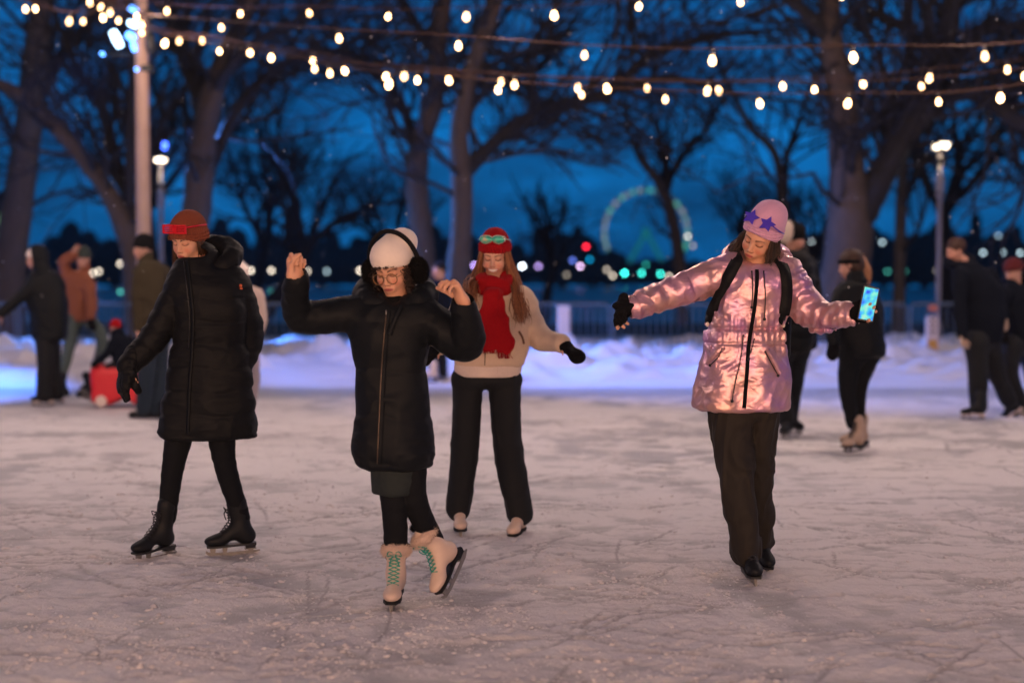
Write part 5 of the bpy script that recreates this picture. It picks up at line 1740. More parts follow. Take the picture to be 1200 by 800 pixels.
def ground():
    # nested patches butted edge to edge, finest under the skaters in front
    Vs, Fs, Cs, n = [], [], [], 0
    spec = [(-4.6, 4.6, 4.2, 9.0, .0125, .0125, 900), (-9, 9, 9.0, 14.5, .025, .025, 600), (-14, 14, 14.5, 18.5, .05, .05, 200),
            (-14, -4.6, 4.2, 9.0, .1, .1, 60), (4.6, 14, 4.2, 9.0, .1, .1, 60), (-14, -9, 9, 14.5, .1, .1, 60), (9, 14, 9, 14.5, .1, .1, 60), (-14, 14, -8, 4.2, .15, .15, 60)]
    for k, (x0, x1, y0, y1, dx, dy, ns) in enumerate(spec):
        nx, ny = round((x1 - x0) / dx), round((y1 - y0) / dy)
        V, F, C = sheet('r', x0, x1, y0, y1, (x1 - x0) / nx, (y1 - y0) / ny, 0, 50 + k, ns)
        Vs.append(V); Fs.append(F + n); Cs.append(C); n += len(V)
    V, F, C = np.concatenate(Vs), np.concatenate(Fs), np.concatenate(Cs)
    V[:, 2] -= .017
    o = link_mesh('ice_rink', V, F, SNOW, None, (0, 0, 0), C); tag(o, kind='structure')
    # ploughed snow bank along the fence, with the strip under and behind it
    xs = np.arange(-30, 30.01, .09); ys = np.r_[np.arange(18.5, 27, .07), np.arange(27, 34.1, .5)]
    X, Yc = np.meshgrid(xs, ys)
    P = np.stack([X, Yc, 0 * X], -1)
    foot = 18.9 + .4 * (fbm(P * A(1, 0, 1), (.6, 1, 1), 3, 5) - .5) * 2
    top = .25 + .08 * (fbm(P, (.5, .5, 1), 2, 9) - .5) + np.where(X > 6, .05, 0)
    t = np.clip((Yc - foot) / 2.4, 0, 1); t = t * t * (3 - 2 * t)
    bump = fbm(P, (1.6, 2.2, 1), 4, 15); b2 = fbm(P, (5, 6, 1), 3, 25)
    Z = top * t * (.55 + 1.1 * np.abs(bump - .35)) + t * (1 - .6 * np.clip((Yc - 23.6) / .6, 0, 1)) * (.16 * (b2 - .5) + .9 * np.clip(bump - .50, 0, 1))
    Z = Z * (1 - np.clip((Yc - 27) / 6, 0, 1) * .9)
    Z[0] = -.018; Z[1:] += -.014
    V = np.stack([X, Yc, Z], -1).reshape(-1, 3); ny, nx = X.shape
    i = np.arange(ny - 1)[:, None] * nx; j = np.arange(nx - 1)[None, :]
    F = np.stack([i + j, i + j + 1, i + nx + j + 1, i + nx + j], -1).reshape(-1, 4)
    C = np.tile(A(1, 0, 0), (len(V), 1))
    tag(link_mesh('snow_bank', V, F, SNOW, None, (0, 0, 0), C), kind='structure')
    # dark park ground, then the river, then the other shore up to the horizon
    m = cloth('dark_ground', (.012, .016, .016), rough=.95, var=.5, scale=.8, bump=.6, dist=.1, sheen=0)
    g = MB(); g.add([(-160, 33.9, -.03), (160, 33.9, -.03), (160, 60, -.5), (-160, 60, -.5)], [[0, 1, 2, 3]])
    g.add([(-160, -60, -.05), (-14, -60, -.05), (-14, 34, -.05), (-160, 34, -.05)], [[0, 1, 2, 3]])
    g.add([(14, -60, -.05), (160, -60, -.05), (160, 34, -.05), (14, 34, -.05)], [[0, 1, 2, 3]])
    g.add([(-14, -60, -.05), (14, -60, -.05), (14, -8, -.05), (-14, -8, -.05)], [[0, 1, 2, 3]])
    tag(g.build('park_ground', m, smooth=False), kind='structure')
    wm, nt, b, N, L = new_mat('river_water')
    b.inputs['Base Color'].default_value = (.003, .010, .018, 1); b.inputs['Roughness'].default_value = .30; b.inputs['Specular IOR Level'].default_value = .2
    tc = N.new('ShaderNodeTexCoord'); n1 = N.new('ShaderNodeTexNoise'); n1.inputs['Scale'].default_value = 1.2; n1.inputs['Detail'].default_value = 4
    bp = N.new('ShaderNodeBump'); bp.inputs['Strength'].default_value = .6; bp.inputs['Distance'].default_value = .15
    L.new(tc.outputs['Object'], n1.inputs['Vector']); L.new(n1.outputs['Fac'], bp.inputs['Height']); L.new(bp.outputs[0], b.inputs['Normal'])
    g = MB(); g.add([(-500, 60, -.9), (500, 60, -.9), (500, 330, -.9), (-500, 330, -.9)], [[0, 1, 2, 3]]); tag(g.build('river', wm, smooth=False), kind='structure')
    g = MB(); g.add([(-1500, 330, -.4), (1500, 330, -.4), (1500, 2500, -.4), (-1500, 2500, -.4)], [[0, 1, 2, 3]]); tag(g.build('far_shore', m, smooth=False), kind='structure')


# ------------------------------------------------------------------ barriers, posts, lamps
FENCE_Y = 24.3
GALV = cloth('galvanised_steel', (.12, .15, .17), rough=.5, var=.2, scale=20, metal=.5, sheen=0)
DARK_METAL = cloth('dark_metal', (.03, .033, .035), rough=.5, sheen=0, metal=.4)


def barriers():
    root = None
    Lb = 2.45
    x0 = -13.5
    words = ['far left end of the row', 'behind the striding black figure', 'behind the seated child', 'behind the long quilted coat', 'left of the raised fist', 'behind the white hat skater',
             'behind the red scarf skater', 'beside the pale post', 'left of the pink coat', 'behind the pink coat', 'behind the ponytail', 'beside the marked sign post', 'at right edge']
    z0 = .0
    for k in range(12):
        xa = x0 + k * (Lb + .09); xb = xa + Lb
        e = empty('crowd_barrier', ((xa + xb) / 2, FENCE_Y, z0), 'grey steel crowd barrier on the snow bank, ' + words[k], 'barrier', 'crowd barriers along the rink edge')
        b0 = A((xa + xb) / 2, FENCE_Y, z0)
        zb, zt = z0 + .12, z0 + .97
        m = MB()
        m.sweep([A(xa, FENCE_Y, zb), A(xa, FENCE_Y, zt - .05), A(xa + .05, FENCE_Y, zt), A(xb - .05, FENCE_Y, zt), A(xb, FENCE_Y, zt - .05), A(xb, FENCE_Y, zb), A(xa, FENCE_Y, zb)], .027, 8)
        m.build('frame', GALV, e, b0)
        m = MB()
        for i in range(1, 20):
            x = xa + Lb * i / 20
            m.sweep([A(x, FENCE_Y, zb), A(x, FENCE_Y, zt)], .0105, 6, cap=False)
        m.build('bars', GALV, e, b0)
        for x in (xa + .12, xb - .12):
            m = MB(); m.sweep([A(x, FENCE_Y - .32, z0 - .02), A(x, FENCE_Y - .06, z0 + .05), A(x, FENCE_Y, zb), A(x, FENCE_Y + .06, z0 + .05), A(x, FENCE_Y + .32, z0 - .02)], .018, 6)
            m.build('foot', GALV, e, b0)


def pale_post(px0, px1, py0, py1, Y, label, marks=False):
    a, b = W(px0, py0, Y), W(px1, py1, Y)
    c = A((a[0] + b[0]) / 2, Y, b[2]); hw = (b[0] - a[0]) / 2; H = a[2] - b[2]
    e = empty('sign_post', c, label, 'post')
    L = [Box(c + A(0, 0, H / 2), (hw, .05, H / 2), None, .02)]
    V, F = sdf_mesh(L, .012); link_mesh('post_board', V, F, cloth('pale_paint' + str(px0), (.62, .50, .44), rough=.7, var=.08, scale=6, sheen=0), e, c)
    if marks:
        g = MB(); y = Y - .053
        g.box(c + A(0, 0, .12) + A(0, y - Y, 0), (hw * .75, .002, .09), col=(.75, .42, .08))
        g.build('orange_panel', cloth('orange_panel', (.55, .28, .06), sheen=0), e, c, False)
        g = MB()
        for zz in (.32, .42, .52):
            g.box(c + A(-.01, y - Y, zz), (hw * .30, .002, .012)); g.box(c + A(.03, y - Y, zz + .03), (hw * .15, .002, .02)); g.box(c + A(-.04, y - Y, zz + .035), (hw * .12, .002, .012))
        g.build('marks', DARK_METAL, e, c, False)
        g = MB(); g.box(c + A(0, y - Y, .72), (hw * .7, .002, .05)); g.build('red_band', cloth('faded_red', (.5, .16, .10), sheen=0), e, c, False)
    # its foot in the snow
    g = MB(); g.box(c + A(0, 0, -.02), (hw * 1.5, .12, .03)); g.build('foot', DARK_METAL, e, c, False)


def street_lamp(px, pyt, Y, label, pole_r=.05, head=.17, en=60, col=(1, .82, .62), zb=.25):
    t = W(px, pyt, Y); c = A(t[0], Y, zb)
    e = empty('street_lamp', c, label, 'street lamp')
    m = MB(); m.sweep([c, c + A(0, 0, .3), c + A(0, 0, .32), A(t[0], Y, t[2] - .02)], [.085, .08, pole_r, pole_r * .8], 12)
    m.sweep([A(t[0], Y, t[2] - .95), A(t[0], Y, t[2] - .55)], pole_r * 1.5, 10)
    m.build('pole', cloth('lamp_pole' + str(px), (.30, .26, .24), rough=.6, sheen=0), e, c)
    m = MB(); m.sweep([A(t[0], Y, t[2] + .06), A(t[0], Y, t[2] + .09), A(t[0], Y, t[2] + .12)], [head * 1.05, head, head * .3], 16)
    m.build('cap', DARK_METAL, e, c)
    m = MB(); m.sweep([A(t[0], Y, t[2] - .03), A(t[0], Y, t[2] + .058)], [head * .8, head], 16)
    m.build('lens', emis('lamp_lens' + str(px), col, 7), e, c)
    if px < 600:      # blue spotlight clamped on top of the left lamp
        q = W(193, 171, Y - .1); m = MB(); m.sweep([q - A(0, 0, .07), q, q + A(0, 0, .07)], [.04, .055, .04], 10); m.build('blue_spotlight', emis('blue_top', (.06, .14, 1), 7), e, c)
        for tgt, en_, sz in ((A(-3.4, 25.5, 0), 9000, 60), (A(-9.5, 24, 0), 8000, 60), (A(3.0, 20.5, 0), 12000, 60)):
            s_ = lamp('blue_flood', q, en_, (.07, .26, 1), .12, 'SPOT', tgt - q, sz); s_.parent = e; s_.location = tuple(q - c)
    l = lamp('lamp_glow', A(t[0], Y, t[2] - .15), en, col, .15); l.parent = e; l.location = tuple(A(t[0], Y, t[2] - .15) - c)


def light_pole():
    Y = 19.5
    b = W(170, 415, Y); c = A(b[0], Y, 0)
    e = empty('light_pole', c, 'tall round pale pole carrying the string lights and blue spotlights', 'pole')
    top = W(170, -130, Y)
    m = MB(); m.sweep([c, A(c[0], Y, 2.5), A(c[0], Y, top[2])], [.11, .098, .078], 16)
    m.build('pole', cloth('pole_paint', (.36, .25, .19), rough=.6, sheen=0, scale=5), e, c)
    for py in (-60, 22, 85):
        q = W(172, py, Y); m = MB(); m.sweep([q, q + A(0, 0, .09)], .105, 14); m.build('band', DARK_METAL, e, c)
    m = MB(); q = W(176, 50, Y - .12); m.ball(q, (.07, .07, .17), 10, 8); m.build('junction_box', DARK_METAL, e, c)
    # blue-white floods on brackets
    blue = emis('blue_flood', (.10, .32, 1), 7); blue2 = emis('blue_white', (.45, .70, 1), 8)
    f = A(W(136, 46, Y))
    for (x0, y0, x1, y1, r, mt) in ((132, 37, 141, 55, .058, blue2), (152, 9, 160, 14, .045, blue), (151, 26, 160, 30, .05, blue2), (149, 40, 157, 46, .055, blue), (155, 50, 158, 60, .035, blue), (118, 62, 122, 65, .022, blue), (159, 80, 161, 83, .022, blue)):
        p0, p1 = W(x0, y0, Y - .1), W(x1, y1, Y - .1)
        n = nrm(p1 - p0)
        h = empty('spot', (0, 0, 0)); bpy.data.objects.remove(h)
        m = MB(); m.sweep([p0, p0 * .5 + p1 * .5, p1], [r * .8, r, r * .8], 10); o = m.build('blue_spotlight', mt, e, c)
        m = MB(); m.sweep([p0 * .5 + p1 * .5 + A(0, .03, .0), A(c[0], Y, (p0[2] + p1[2]) / 2)], .012, 6); m.build('bracket', DARK_METAL, e, c)
    # two unseen floods added at the top of the pole wash the back of the rink in blue
    for k, (tgt, en_, sz) in enumerate(((A(6.5, 20.5, 0), 4300, 68), (A(-1.0, 21, 0), 1700, 60))):
        q = A(c[0] + .45, Y - .2 - .25 * k, 6.4); d = nrm(tgt - q)
        m = MB(); m.sweep([q - d * .22, q - d * .02], [.05, .11], 12); m.sweep([q - d * .2, A(c[0], Y, 6.3)], .02, 6); m.build('blue_spotlight', DARK_METAL, e, c)
        l = lamp('blue_flood', q, en_, (.14, .26, 1), .35, 'SPOT', d, sz); l.parent = e; l.location = tuple(q - c)
    tgt = A(-9, 17.5, 0); q = W(130, 52, Y - .35)
    l = lamp('blue_flood', q, 5000, (.04, .20, 1), .12, 'SPOT', tgt - q, 75); l.parent = e; l.location = tuple(q - c)


# ------------------------------------------------------------------ string lights
BULB = emis('bulb_glow', (1, .58, .27), 13)
_nt = BULB.node_tree; _oi = _nt.nodes.new('ShaderNodeObjectInfo'); _mr = _nt.nodes.new('ShaderNodeMapRange')
_mr.inputs[3].default_value = 7; _mr.inputs[4].default_value = 20
_nt.links.new(_oi.outputs['Random'], _mr.inputs[0]); _nt.links.new(_mr.outputs[0], _nt.nodes['Principled BSDF'].inputs['Emission Strength'])
CABLE = cloth('cable', (.05, .022, .012), rough=.7, sheen=0)


def bulb_proto():
    e = empty('string_bulb', (0, 0, 0))
    m = MB(); m.sweep([A(0, 0, -.0), A(0, 0, -.05)], [.014, .018], 8); sk = m.build('socket', PLASTIC_BLACK, e)
    m = MB(); prof = [(-.045, .012), (-.06, .017), (-.080, .025), (-.097, .028), (-.113, .023), (-.125, .011), (-.128, .002)]
    m.sweep([A(0, 0, z) for z, r in prof], [r for z, r in prof], 12); m.build('bulb_glass', BULB, e)
    return e


def strings():
    proto = bulb_proto(); used = [False]

    def put(p, label, group):
        if not used[0]:
            o = proto; used[0] = True
        else:
            o = proto.copy(); COL.objects.link(o)
            for ch in proto.children:
                c = ch.copy(); COL.objects.link(c); c.parent = o
        o.location = tuple(p)
        o.rotation_euler = (random.uniform(-.2, .2), random.uniform(-.25, .25), 0)
        s_ = random.uniform(.85, 1.2); o.scale = (s_, s_, s_)
        tag(o, label, 'light bulb', group)
        return o
    S = {
        'highest strand across the top': (17.5, [(104, 4), (196, 15), (282, 19), (361, 18), (456, 22), (547, 20), (649, 18), (750, 10), (866, 5), (985, -4)]),
        'second strand with wide spacing': (13.5, [(120, 22), (258, 35), (397, 47), (537, 56), (686, 67), (835, 71), (999, 67), (1153, 67), (1310, 52)]),
        'upper of the low strands': (17.0, [(139, 27), (211, 49), (292, 62), (367, 72), (454, 91), (524, 95), (589, 97), (677, 104), (758, 106), (840, 107), (916, 103), (1010, 100), (1091, 92), (1180, 83), (1265, 70)]),
        'middle of the low strands': (15.5, [(195, 51), (236, 50), (318, 69), (402, 85), (474, 89), (603, 100), (709, 104), (831, 107), (954, 108), (1078, 104), (1199, 92), (1320, 75)]),
        'lowest strand': (14.2, [(165, 41), (257, 63), (369, 83), (386, 88), (458, 99), (489, 97), (583, 108), (680, 114), (780, 119), (888, 123), (996, 122), (1099, 122), (1173, 115), (1285, 100)]),
        'left strand running off the pole': (16.0, [(165, 30), (130, 15), (98, 27), (41, 13), (-20, -8)]),
        'left strand beside the blue spotlights': (15.0, [(160, 22), (120, 10), (83, 25), (29, 13), (-30, -4)]),
    }
    pole = W(170, 5, 19.5)
    for name, (Y, pts) in S.items():
        n = len(pts)
        P = []
        for k, (x, y) in enumerate(pts):
            yy = Y
            d = abs(x - 170) / 1666.67 * 17
            w = min(1, d / 3.0)
            yy = 19.2 * (1 - w) + Y * w        # the strands fan out from the pole
            P.append(W(x, y, yy) + A(0, 0, .10))
        for k, q in enumerate(P):
            x, y = pts[k]
            if -20 < x < 1220 and y > -15:
                put(q, 'glowing bulb %d counted from the pole on the %s' % (k + 1, name), 'bulbs of the string lights')
        wire = [q + A(0, 0, .012) for q in P]
        if 'left' not in name:
            wire = [A(pole[0], 19.4, wire[0][2] + .25)] + wire
        w2 = upsample(np.array(wire), 6)
        m = MB(); m.sweep(w2, .007, 6)
        o = m.build('light_cable', CABLE, None, w2[0]); o.location = tuple(w2[0])
        tag(o, 'dark cable of the ' + name, 'cable', 'cables of the string lights')
    # strands that go on over the rink in front of the picture ; low rows behind the camera are added to light faces
    k = 0
    for (Y, z, en) in ((11.5, 5.2, 2.1), (4.5, 5.3, .1), (-1.5, 4.6, .1), (-5.0, 2.6, 6.0), (-7.5, 2.8, 6.0)):
        m = MB(); pts = [A(x, Y, z + .35 * (x / 9) ** 2) for x in np.linspace(-11, 11, 15)]
        m.sweep(pts, .011, 6)
        o = m.build('light_cable', CABLE, None, pts[0]); o.location = tuple(pts[0]); tag(o, 'dark cable of an unseen strand above the rink', 'cable', 'cables of the string lights')
        for q in pts[1:-1]:
            put(q - A(0, 0, .012), 'glowing pear shaped bulb on an unseen strand above the rink', 'bulbs of the string lights overhead')
            if k % 2 == 0:
                lamp('bulb_light', q - A(0, 0, .2), LAMP_W * en, (1, .73, .58) if Y > 0 else (1, .57, .33), .15)
            k += 1
    for x in (-9, -4.5, 0, 4.5, 9):
        for Y, z in ((13.5, 4.1), (18, 4.6)):
            lamp('bulb_light', A(x, Y, z), LAMP_W * 1.1, (1, .69, .60), .12)


LAMP_W = 82


# ------------------------------------------------------------------ trees
BARK = cloth('bark', (.085, .060, .045), rough=.95, var=.4, scale=14, bump=1.0, dist=.03, sheen=0, stretch=(1, 1, .25))
TWIG = cloth('twig', (.022, .019, .019), rough=.95, var=.3, scale=6, sheen=0)


def branch_out(mb, p, d, ln, r, depth, g, up=.10, m=4, spread=.55, wig=.25):
    """recursive limbs and twigs"""
    n = 4
    pts = [p]; dd = nrm(d)
    for i in range(n):
        dd = nrm(dd + g.normal(0, wig, 3) * .5 + A(0, 0, up * .5))
        pts.append(pts[-1] + dd * ln / n)
    mb.sweep(pts, np.linspace(r, r * .55, n + 1), m, cap=False)
    if depth <= 0:
        return
    k = 3 if depth > 1 else 4
    for i in range(k):
        t = g.uniform(.35, 1.0) if i else 1.0
        idx = min(int(t * n), n)
        ax = nrm(np.cross(dd, g.normal(0, 1, 3)))
        nd = rot(dd, ax, g.uniform(.3, 1.0) * spread * 1.6)
        branch_out(mb, pts[idx], nd, ln * g.uniform(.6, .85), r * (.62 if i else .7) * .85, depth - 1, g, up, 4 if depth > 2 else 3, spread, wig)


def tree(label, Y, limbs, seed, group=None, depth=3, tl=1.2, zb=0.0, trunks=1, tw=.012, cat='tree', sub=5):
    """limbs: lists of (px, py, radius px, dy) along the limb as the photo shows it at distance Y"""
    g = np.random.default_rng(seed)
    base = None
    tm, cm = MB(), MB()
    for li, lim in enumerate(limbs):
        q = np.array([[*W(x, y, Y + dy), r * 1.2 * Y / 1666.67] for x, y, r, dy in lim])
        if base is None:
            base = A(q[0][0], Y, zb)
        u = upsample(q, 5)
        jit = np.cumsum(g.normal(0, .008, (len(u), 3)), 0); jit[:, 2] = 0
        u[:, :3] += jit * (li > 0)
        rr = u[:, 3] * (1 + .05 * g.normal(0, 1, len(u)))
        (tm if li < trunks else cm).sweep(u[:, :3], rr, 10 if li < trunks else 8)
        if depth:
            for i in range(2 + (len(u) // 4 if li < trunks else 1), len(u), 2 if li >= trunks else 3):
                for _ in range(1 if li < trunks else 2):
                    T = nrm(u[i, :3] - u[i - 1, :3])
                    ax = nrm(np.cross(T, g.normal(0, 1, 3)))
                    d = rot(T, ax, g.uniform(.5, 1.3))
                    branch_out(cm, u[i, :3], d, tl * g.uniform(.7, 1.3), max(min(u[i, 3] * .45, .06), tw), depth - 1, g)
            T = nrm(u[-1, :3] - u[-3, :3])
            branch_out(cm, u[-1, :3], T, tl * 1.2, max(u[-1, 3], tw), depth, g)
    e = empty('bare_tree', base, label, cat, group)
    tm.build('trunk', BARK, e, base)
    if cm.V:
        cm.build('crown', TWIG if depth else BARK, e, base)
    return e


def gen_tree(label, x, Y, h, r, seed, group, zb=0, depth=4, lean=(0, 0), mat=None, spread=.55):
    g = np.random.default_rng(seed)
    base = A(x, Y, zb)
    tm, cm = MB(), MB()
    hh = h * g.uniform(.25, .4)
    pts = [base, base + A(lean[0] * .4, 0, hh * .5), base + A(lean[0], lean[1], hh)]
    pts = upsample(pts, 4)
    tm.sweep(pts, np.linspace(r, r * .7, len(pts)), 8)
    for k in range(4):
        a = k * 1.57 + g.uniform(0, 1.2)
        d = A(math.cos(a) * .65, math.sin(a) * .65, 1.0)
        branch_out(cm, pts[-1], d, h * .30, r * .55, depth, g, .15, 5, spread, .35)
    branch_out(cm, pts[-1], A(0, 0, 1), h * .30, r * .6, depth, g, .15, 5, spread, .3)
    e = empty('bare_tree', base, label, 'tree', group)
    tm.build('trunk', mat or TWIG, e, base); cm.build('crown', mat or TWIG, e, base)
    return e


def trees():
    # left: leaning limb crossing the corner
    tree('bare tree at left with a long limb arching up to the left edge', 25, [
        [(160, 420, 12, 0), (158, 330, 11, 0), (150, 280, 10, 0), (128, 228, 9, 0), (100, 188, 8.5, 0), (62, 145, 8, 0), (30, 115, 7, 0), (-10, 95, 6, 0), (-60, 70, 5, 0)],
        [(158, 262, 7, 0), (146, 215, 6, .3), (128, 165, 5.5, .5), (112, 115, 5, .8), (90, 80, 4, 1), (70, 30, 3, 1)],
        [(154, 240, 5, 0), (153, 190, 5, -.2), (156, 120, 4.5, -.3), (155, 60, 4, -.5), (148, 0, 3, -.6)]], 3, depth=3, tl=1.3, zb=.1)
    tree('dark trunked bare tree at far left edge', 30, [
        [(8, 420, 17, 0), (10, 330, 16, 0), (22, 230, 14, 0), (34, 140, 13, 0), (42, 60, 12, 0), (50, 0, 10, 0), (60, -70, 8, 0)],
        [(34, 130, 8, 0), (70, 70, 7, .5), (110, 20, 5, 1), (160, -30, 4, 1)]], 4, depth=3, tl=1.6, zb=.1)
    tree('bare tree behind the rust beanie with a pale lit trunk', 27, [
        [(222, 420, 15, 0), (226, 300, 14, 0), (232, 230, 14, 0), (238, 165, 13, 0), (252, 100, 11, 0), (276, 40, 9, 0), (300, -20, 8, 0), (320, -80, 6, 0)],
        [(240, 150, 9, 0), (226, 80, 8, .4), (208, 40, 7, .6), (196, -10, 5, .8), (190, -60, 4, 1)],
        [(240, 215, 6, 0), (262, 160, 6, .3), (285, 118, 6, .5), (312, 90, 5.5, .8), (350, 66, 5, 1), (400, 62, 4.5, 1.2), (450, 75, 4, 1.2)],
        [(252, 110, 6, 0), (278, 70, 5, -.5), (318, 40, 4, -.7), (372, 15, 3, -1)]], 5, depth=3, tl=1.4, zb=.1)
    tree('tall bare tree with a forked trunk left of the red hat', 28, [
        [(505, 420, 13, 0), (500, 340, 12, 0), (494, 270, 11.5, 0), (488, 215, 11, 0), (492, 170, 11, 0), (506, 130, 10, 0), (512, 90, 9.5, 0), (514, 40, 9, 0), (522, -10, 8, 0), (534, -80, 6, 0)],
        [(488, 185, 6, 0), (478, 140, 5.5, .3), (460, 105, 5, .5), (436, 82, 4.5, .8), (404, 66, 4, 1), (370, 62, 3, 1)],
        [(510, 108, 7, 0), (535, 92, 6, .3), (556, 82, 5.5, .5), (600, 86, 5, .8), (642, 72, 4, 1), (650, 30, 3, 1)],
        [(508, 60, 6, 0), (490, 30, 5, .4), (468, -10, 4, .6)]], 6, depth=3, tl=1.3, zb=.1)
    tree('tall bare tree with a long limb reaching right above the red hat', 26, [
        [(530, 420, 13, 0), (536, 330, 12, 0), (541, 262, 11, 0), (541, 210, 10.5, 0), (538, 160, 10, 0), (547, 105, 9, 0), (560, 60, 8, 0), (576, 15, 8, 0), (596, -50, 6, 0)],
        [(543, 205, 9, 0), (565, 180, 8, .2), (600, 150, 7.5, .3), (635, 130, 7.5, .5), (675, 118, 7, .8), (712, 108, 6.5, 1), (742, 78, 5.5, 1), (772, 58, 4.5, 1.3), (830, 44, 4, 1.5)],
        [(700, 112, 5, 1), (745, 98, 4.5, 1.2), (790, 92, 4, 1.5), (840, 104, 3, 1.6)],
        [(622, 134, 4, .4), (628, 100, 4, .5), (622, 60, 3.5, .7), (646, 20, 3, .7)]], 8, depth=3, tl=1.2, zb=.1)
    tree('slender bare tree in front of the ferris wheel', 38, [
        [(800, 380, 7, 0), (797, 320, 6.5, 0), (792, 275, 6, 0), (782, 235, 5.5, 0), (770, 210, 5, 0), (752, 188, 4, 0), (742, 165, 3, 0)],
        [(780, 228, 4, 0), (790, 200, 4, .4), (808, 175, 3.5, .5), (830, 152, 3, .6)],
        [(774, 215, 3, 0), (778, 185, 3, -.4), (768, 150, 2.5, -.5)]], 9, depth=2, tl=1.2, tw=.014, zb=.0)
    tree('large bare tree at right with a massive forked trunk', 25, [
        [(985, 420, 27, 0), (988, 340, 26, 0), (995, 280, 24, 0), (994, 225, 19, 0), (990, 160, 16, 0), (984, 100, 14, 0), (974, 50, 12, 0), (972, -10, 10, 0), (980, -70, 8, 0)],
        [(1003, 262, 17, 0), (1030, 215, 14, 0), (1056, 165, 13, -.1), (1078, 125, 12, -.2), (1100, 85, 12, -.2), (1114, 45, 11, -.3), (1122, 0, 10, -.3), (1136, -60, 8, -.3)],
        [(974, 48, 8, 0), (950, 22, 7, -.2), (922, -4, 6, -.4), (880, -40, 5, -.6)],
        [(1066, 160, 9, 0), (1092, 128, 8.5, -.3), (1125, 108, 8.5, -.5), (1160, 118, 8, -.7), (1188, 140, 8, -.9), (1220, 152, 7, -1)],
        [(1036, 210, 7, 0), (1040, 168, 7, .4), (1046, 130, 7, .6), (1060, 112, 6, .8), (1082, 102, 5, .9)],
        [(1104, 75, 6, -.2), (1130, 50, 5.5, 0), (1164, 34, 5, .3), (1215, 32, 4, .5)],
        [(1084, 68, 4, -.2), (1070, 36, 4, 0), (1040, 22, 4, .2), (1034, -10, 3.5, .3)]], 10, depth=3, tl=1.3, zb=.1)
    tree('thin bare tree between the pink coat and the large forked tree', 34, [
        [(924, 400, 5, 0), (922, 300, 5, 0), (918, 240, 4.5, 0), (908, 180, 4, 0), (880, 150, 3.5, 0), (864, 120, 3, 0)],
        [(918, 230, 4, 0), (922, 180, 3.5, .4), (936, 140, 3, .5)]], 11, depth=3, tl=1.6, tw=.02, zb=.0)
    tree('thin dark trunked tree right of the ponytail', 32, [
        [(1052, 420, 6, 0), (1054, 330, 6, 0), (1056, 250, 5.5, 0), (1060, 180, 5, 0), (1068, 100, 4, 0)],
        [(1055, 240, 4, 0), (1085, 190, 3.5, .5), (1120, 170, 3, .7)]], 12, depth=3, tl=1.8, tw=.02, zb=.0)
    # park trees behind, each its own crown
    g = np.random.default_rng(77)
    spots = [(-17, 40, 11), (-11.5, 46, 12), (-7, 38, 8), (-3.6, 54, 7.5), (1.2, 55, 7), (10.0, 60, 7.5), (13.5, 44, 12), (18, 48, 13), (22, 42, 11), (-21, 48, 13), (10.8, 52, 7), (16, 36, 9), (-14, 36, 9), (-9.5, 52, 10),
             (-24, 38, 11), (25, 52, 13), (19.5, 34, 9)]
    names = ['behind the pole', 'left of the pale trunk', 'above the raised fist', 'left of the forked trunk', 'behind the red hat', 'left of the ferris wheel', 'behind the large forked tree', 'right of the street lamp',
             'at the right edge', 'at the left edge', 'right of the ferris wheel', 'behind the marked sign post', 'behind the olive coat', 'above the quilted coat', 'off the left corner', 'off the right corner', 'behind the navy jacket']
    for k, (x, Y, h) in enumerate(spots):
        gen_tree('dark leafless park tree ' + names[k], x, Y, h * .8, .16 + .012 * h, 200 + k, 'leafless trees in the park behind the fence', zb=-.3, depth=4 if k % 2 else 3, lean=(g.normal(0, .5), 0))
    # wood on the far bank
    m = MB()
    for k in range(210):
        x = g.uniform(-150, 150); Y = g.uniform(335, 360); h = g.uniform(3, 6) if 22 < x < 52 else g.uniform(7, 14)
        for j in range(7):
            a = g.normal(0, 1, 3)
            m.ball((x + a[0] * 2, Y + a[1], h * .5 + a[2] * h * .15), (g.uniform(1.2, 3.2), 1.5, g.uniform(.2, .42) * h), 7, 5)
    tag(m.build('far_wood', TWIG), 'dark band of far trees on the other bank', 'wood', kind='stuff')


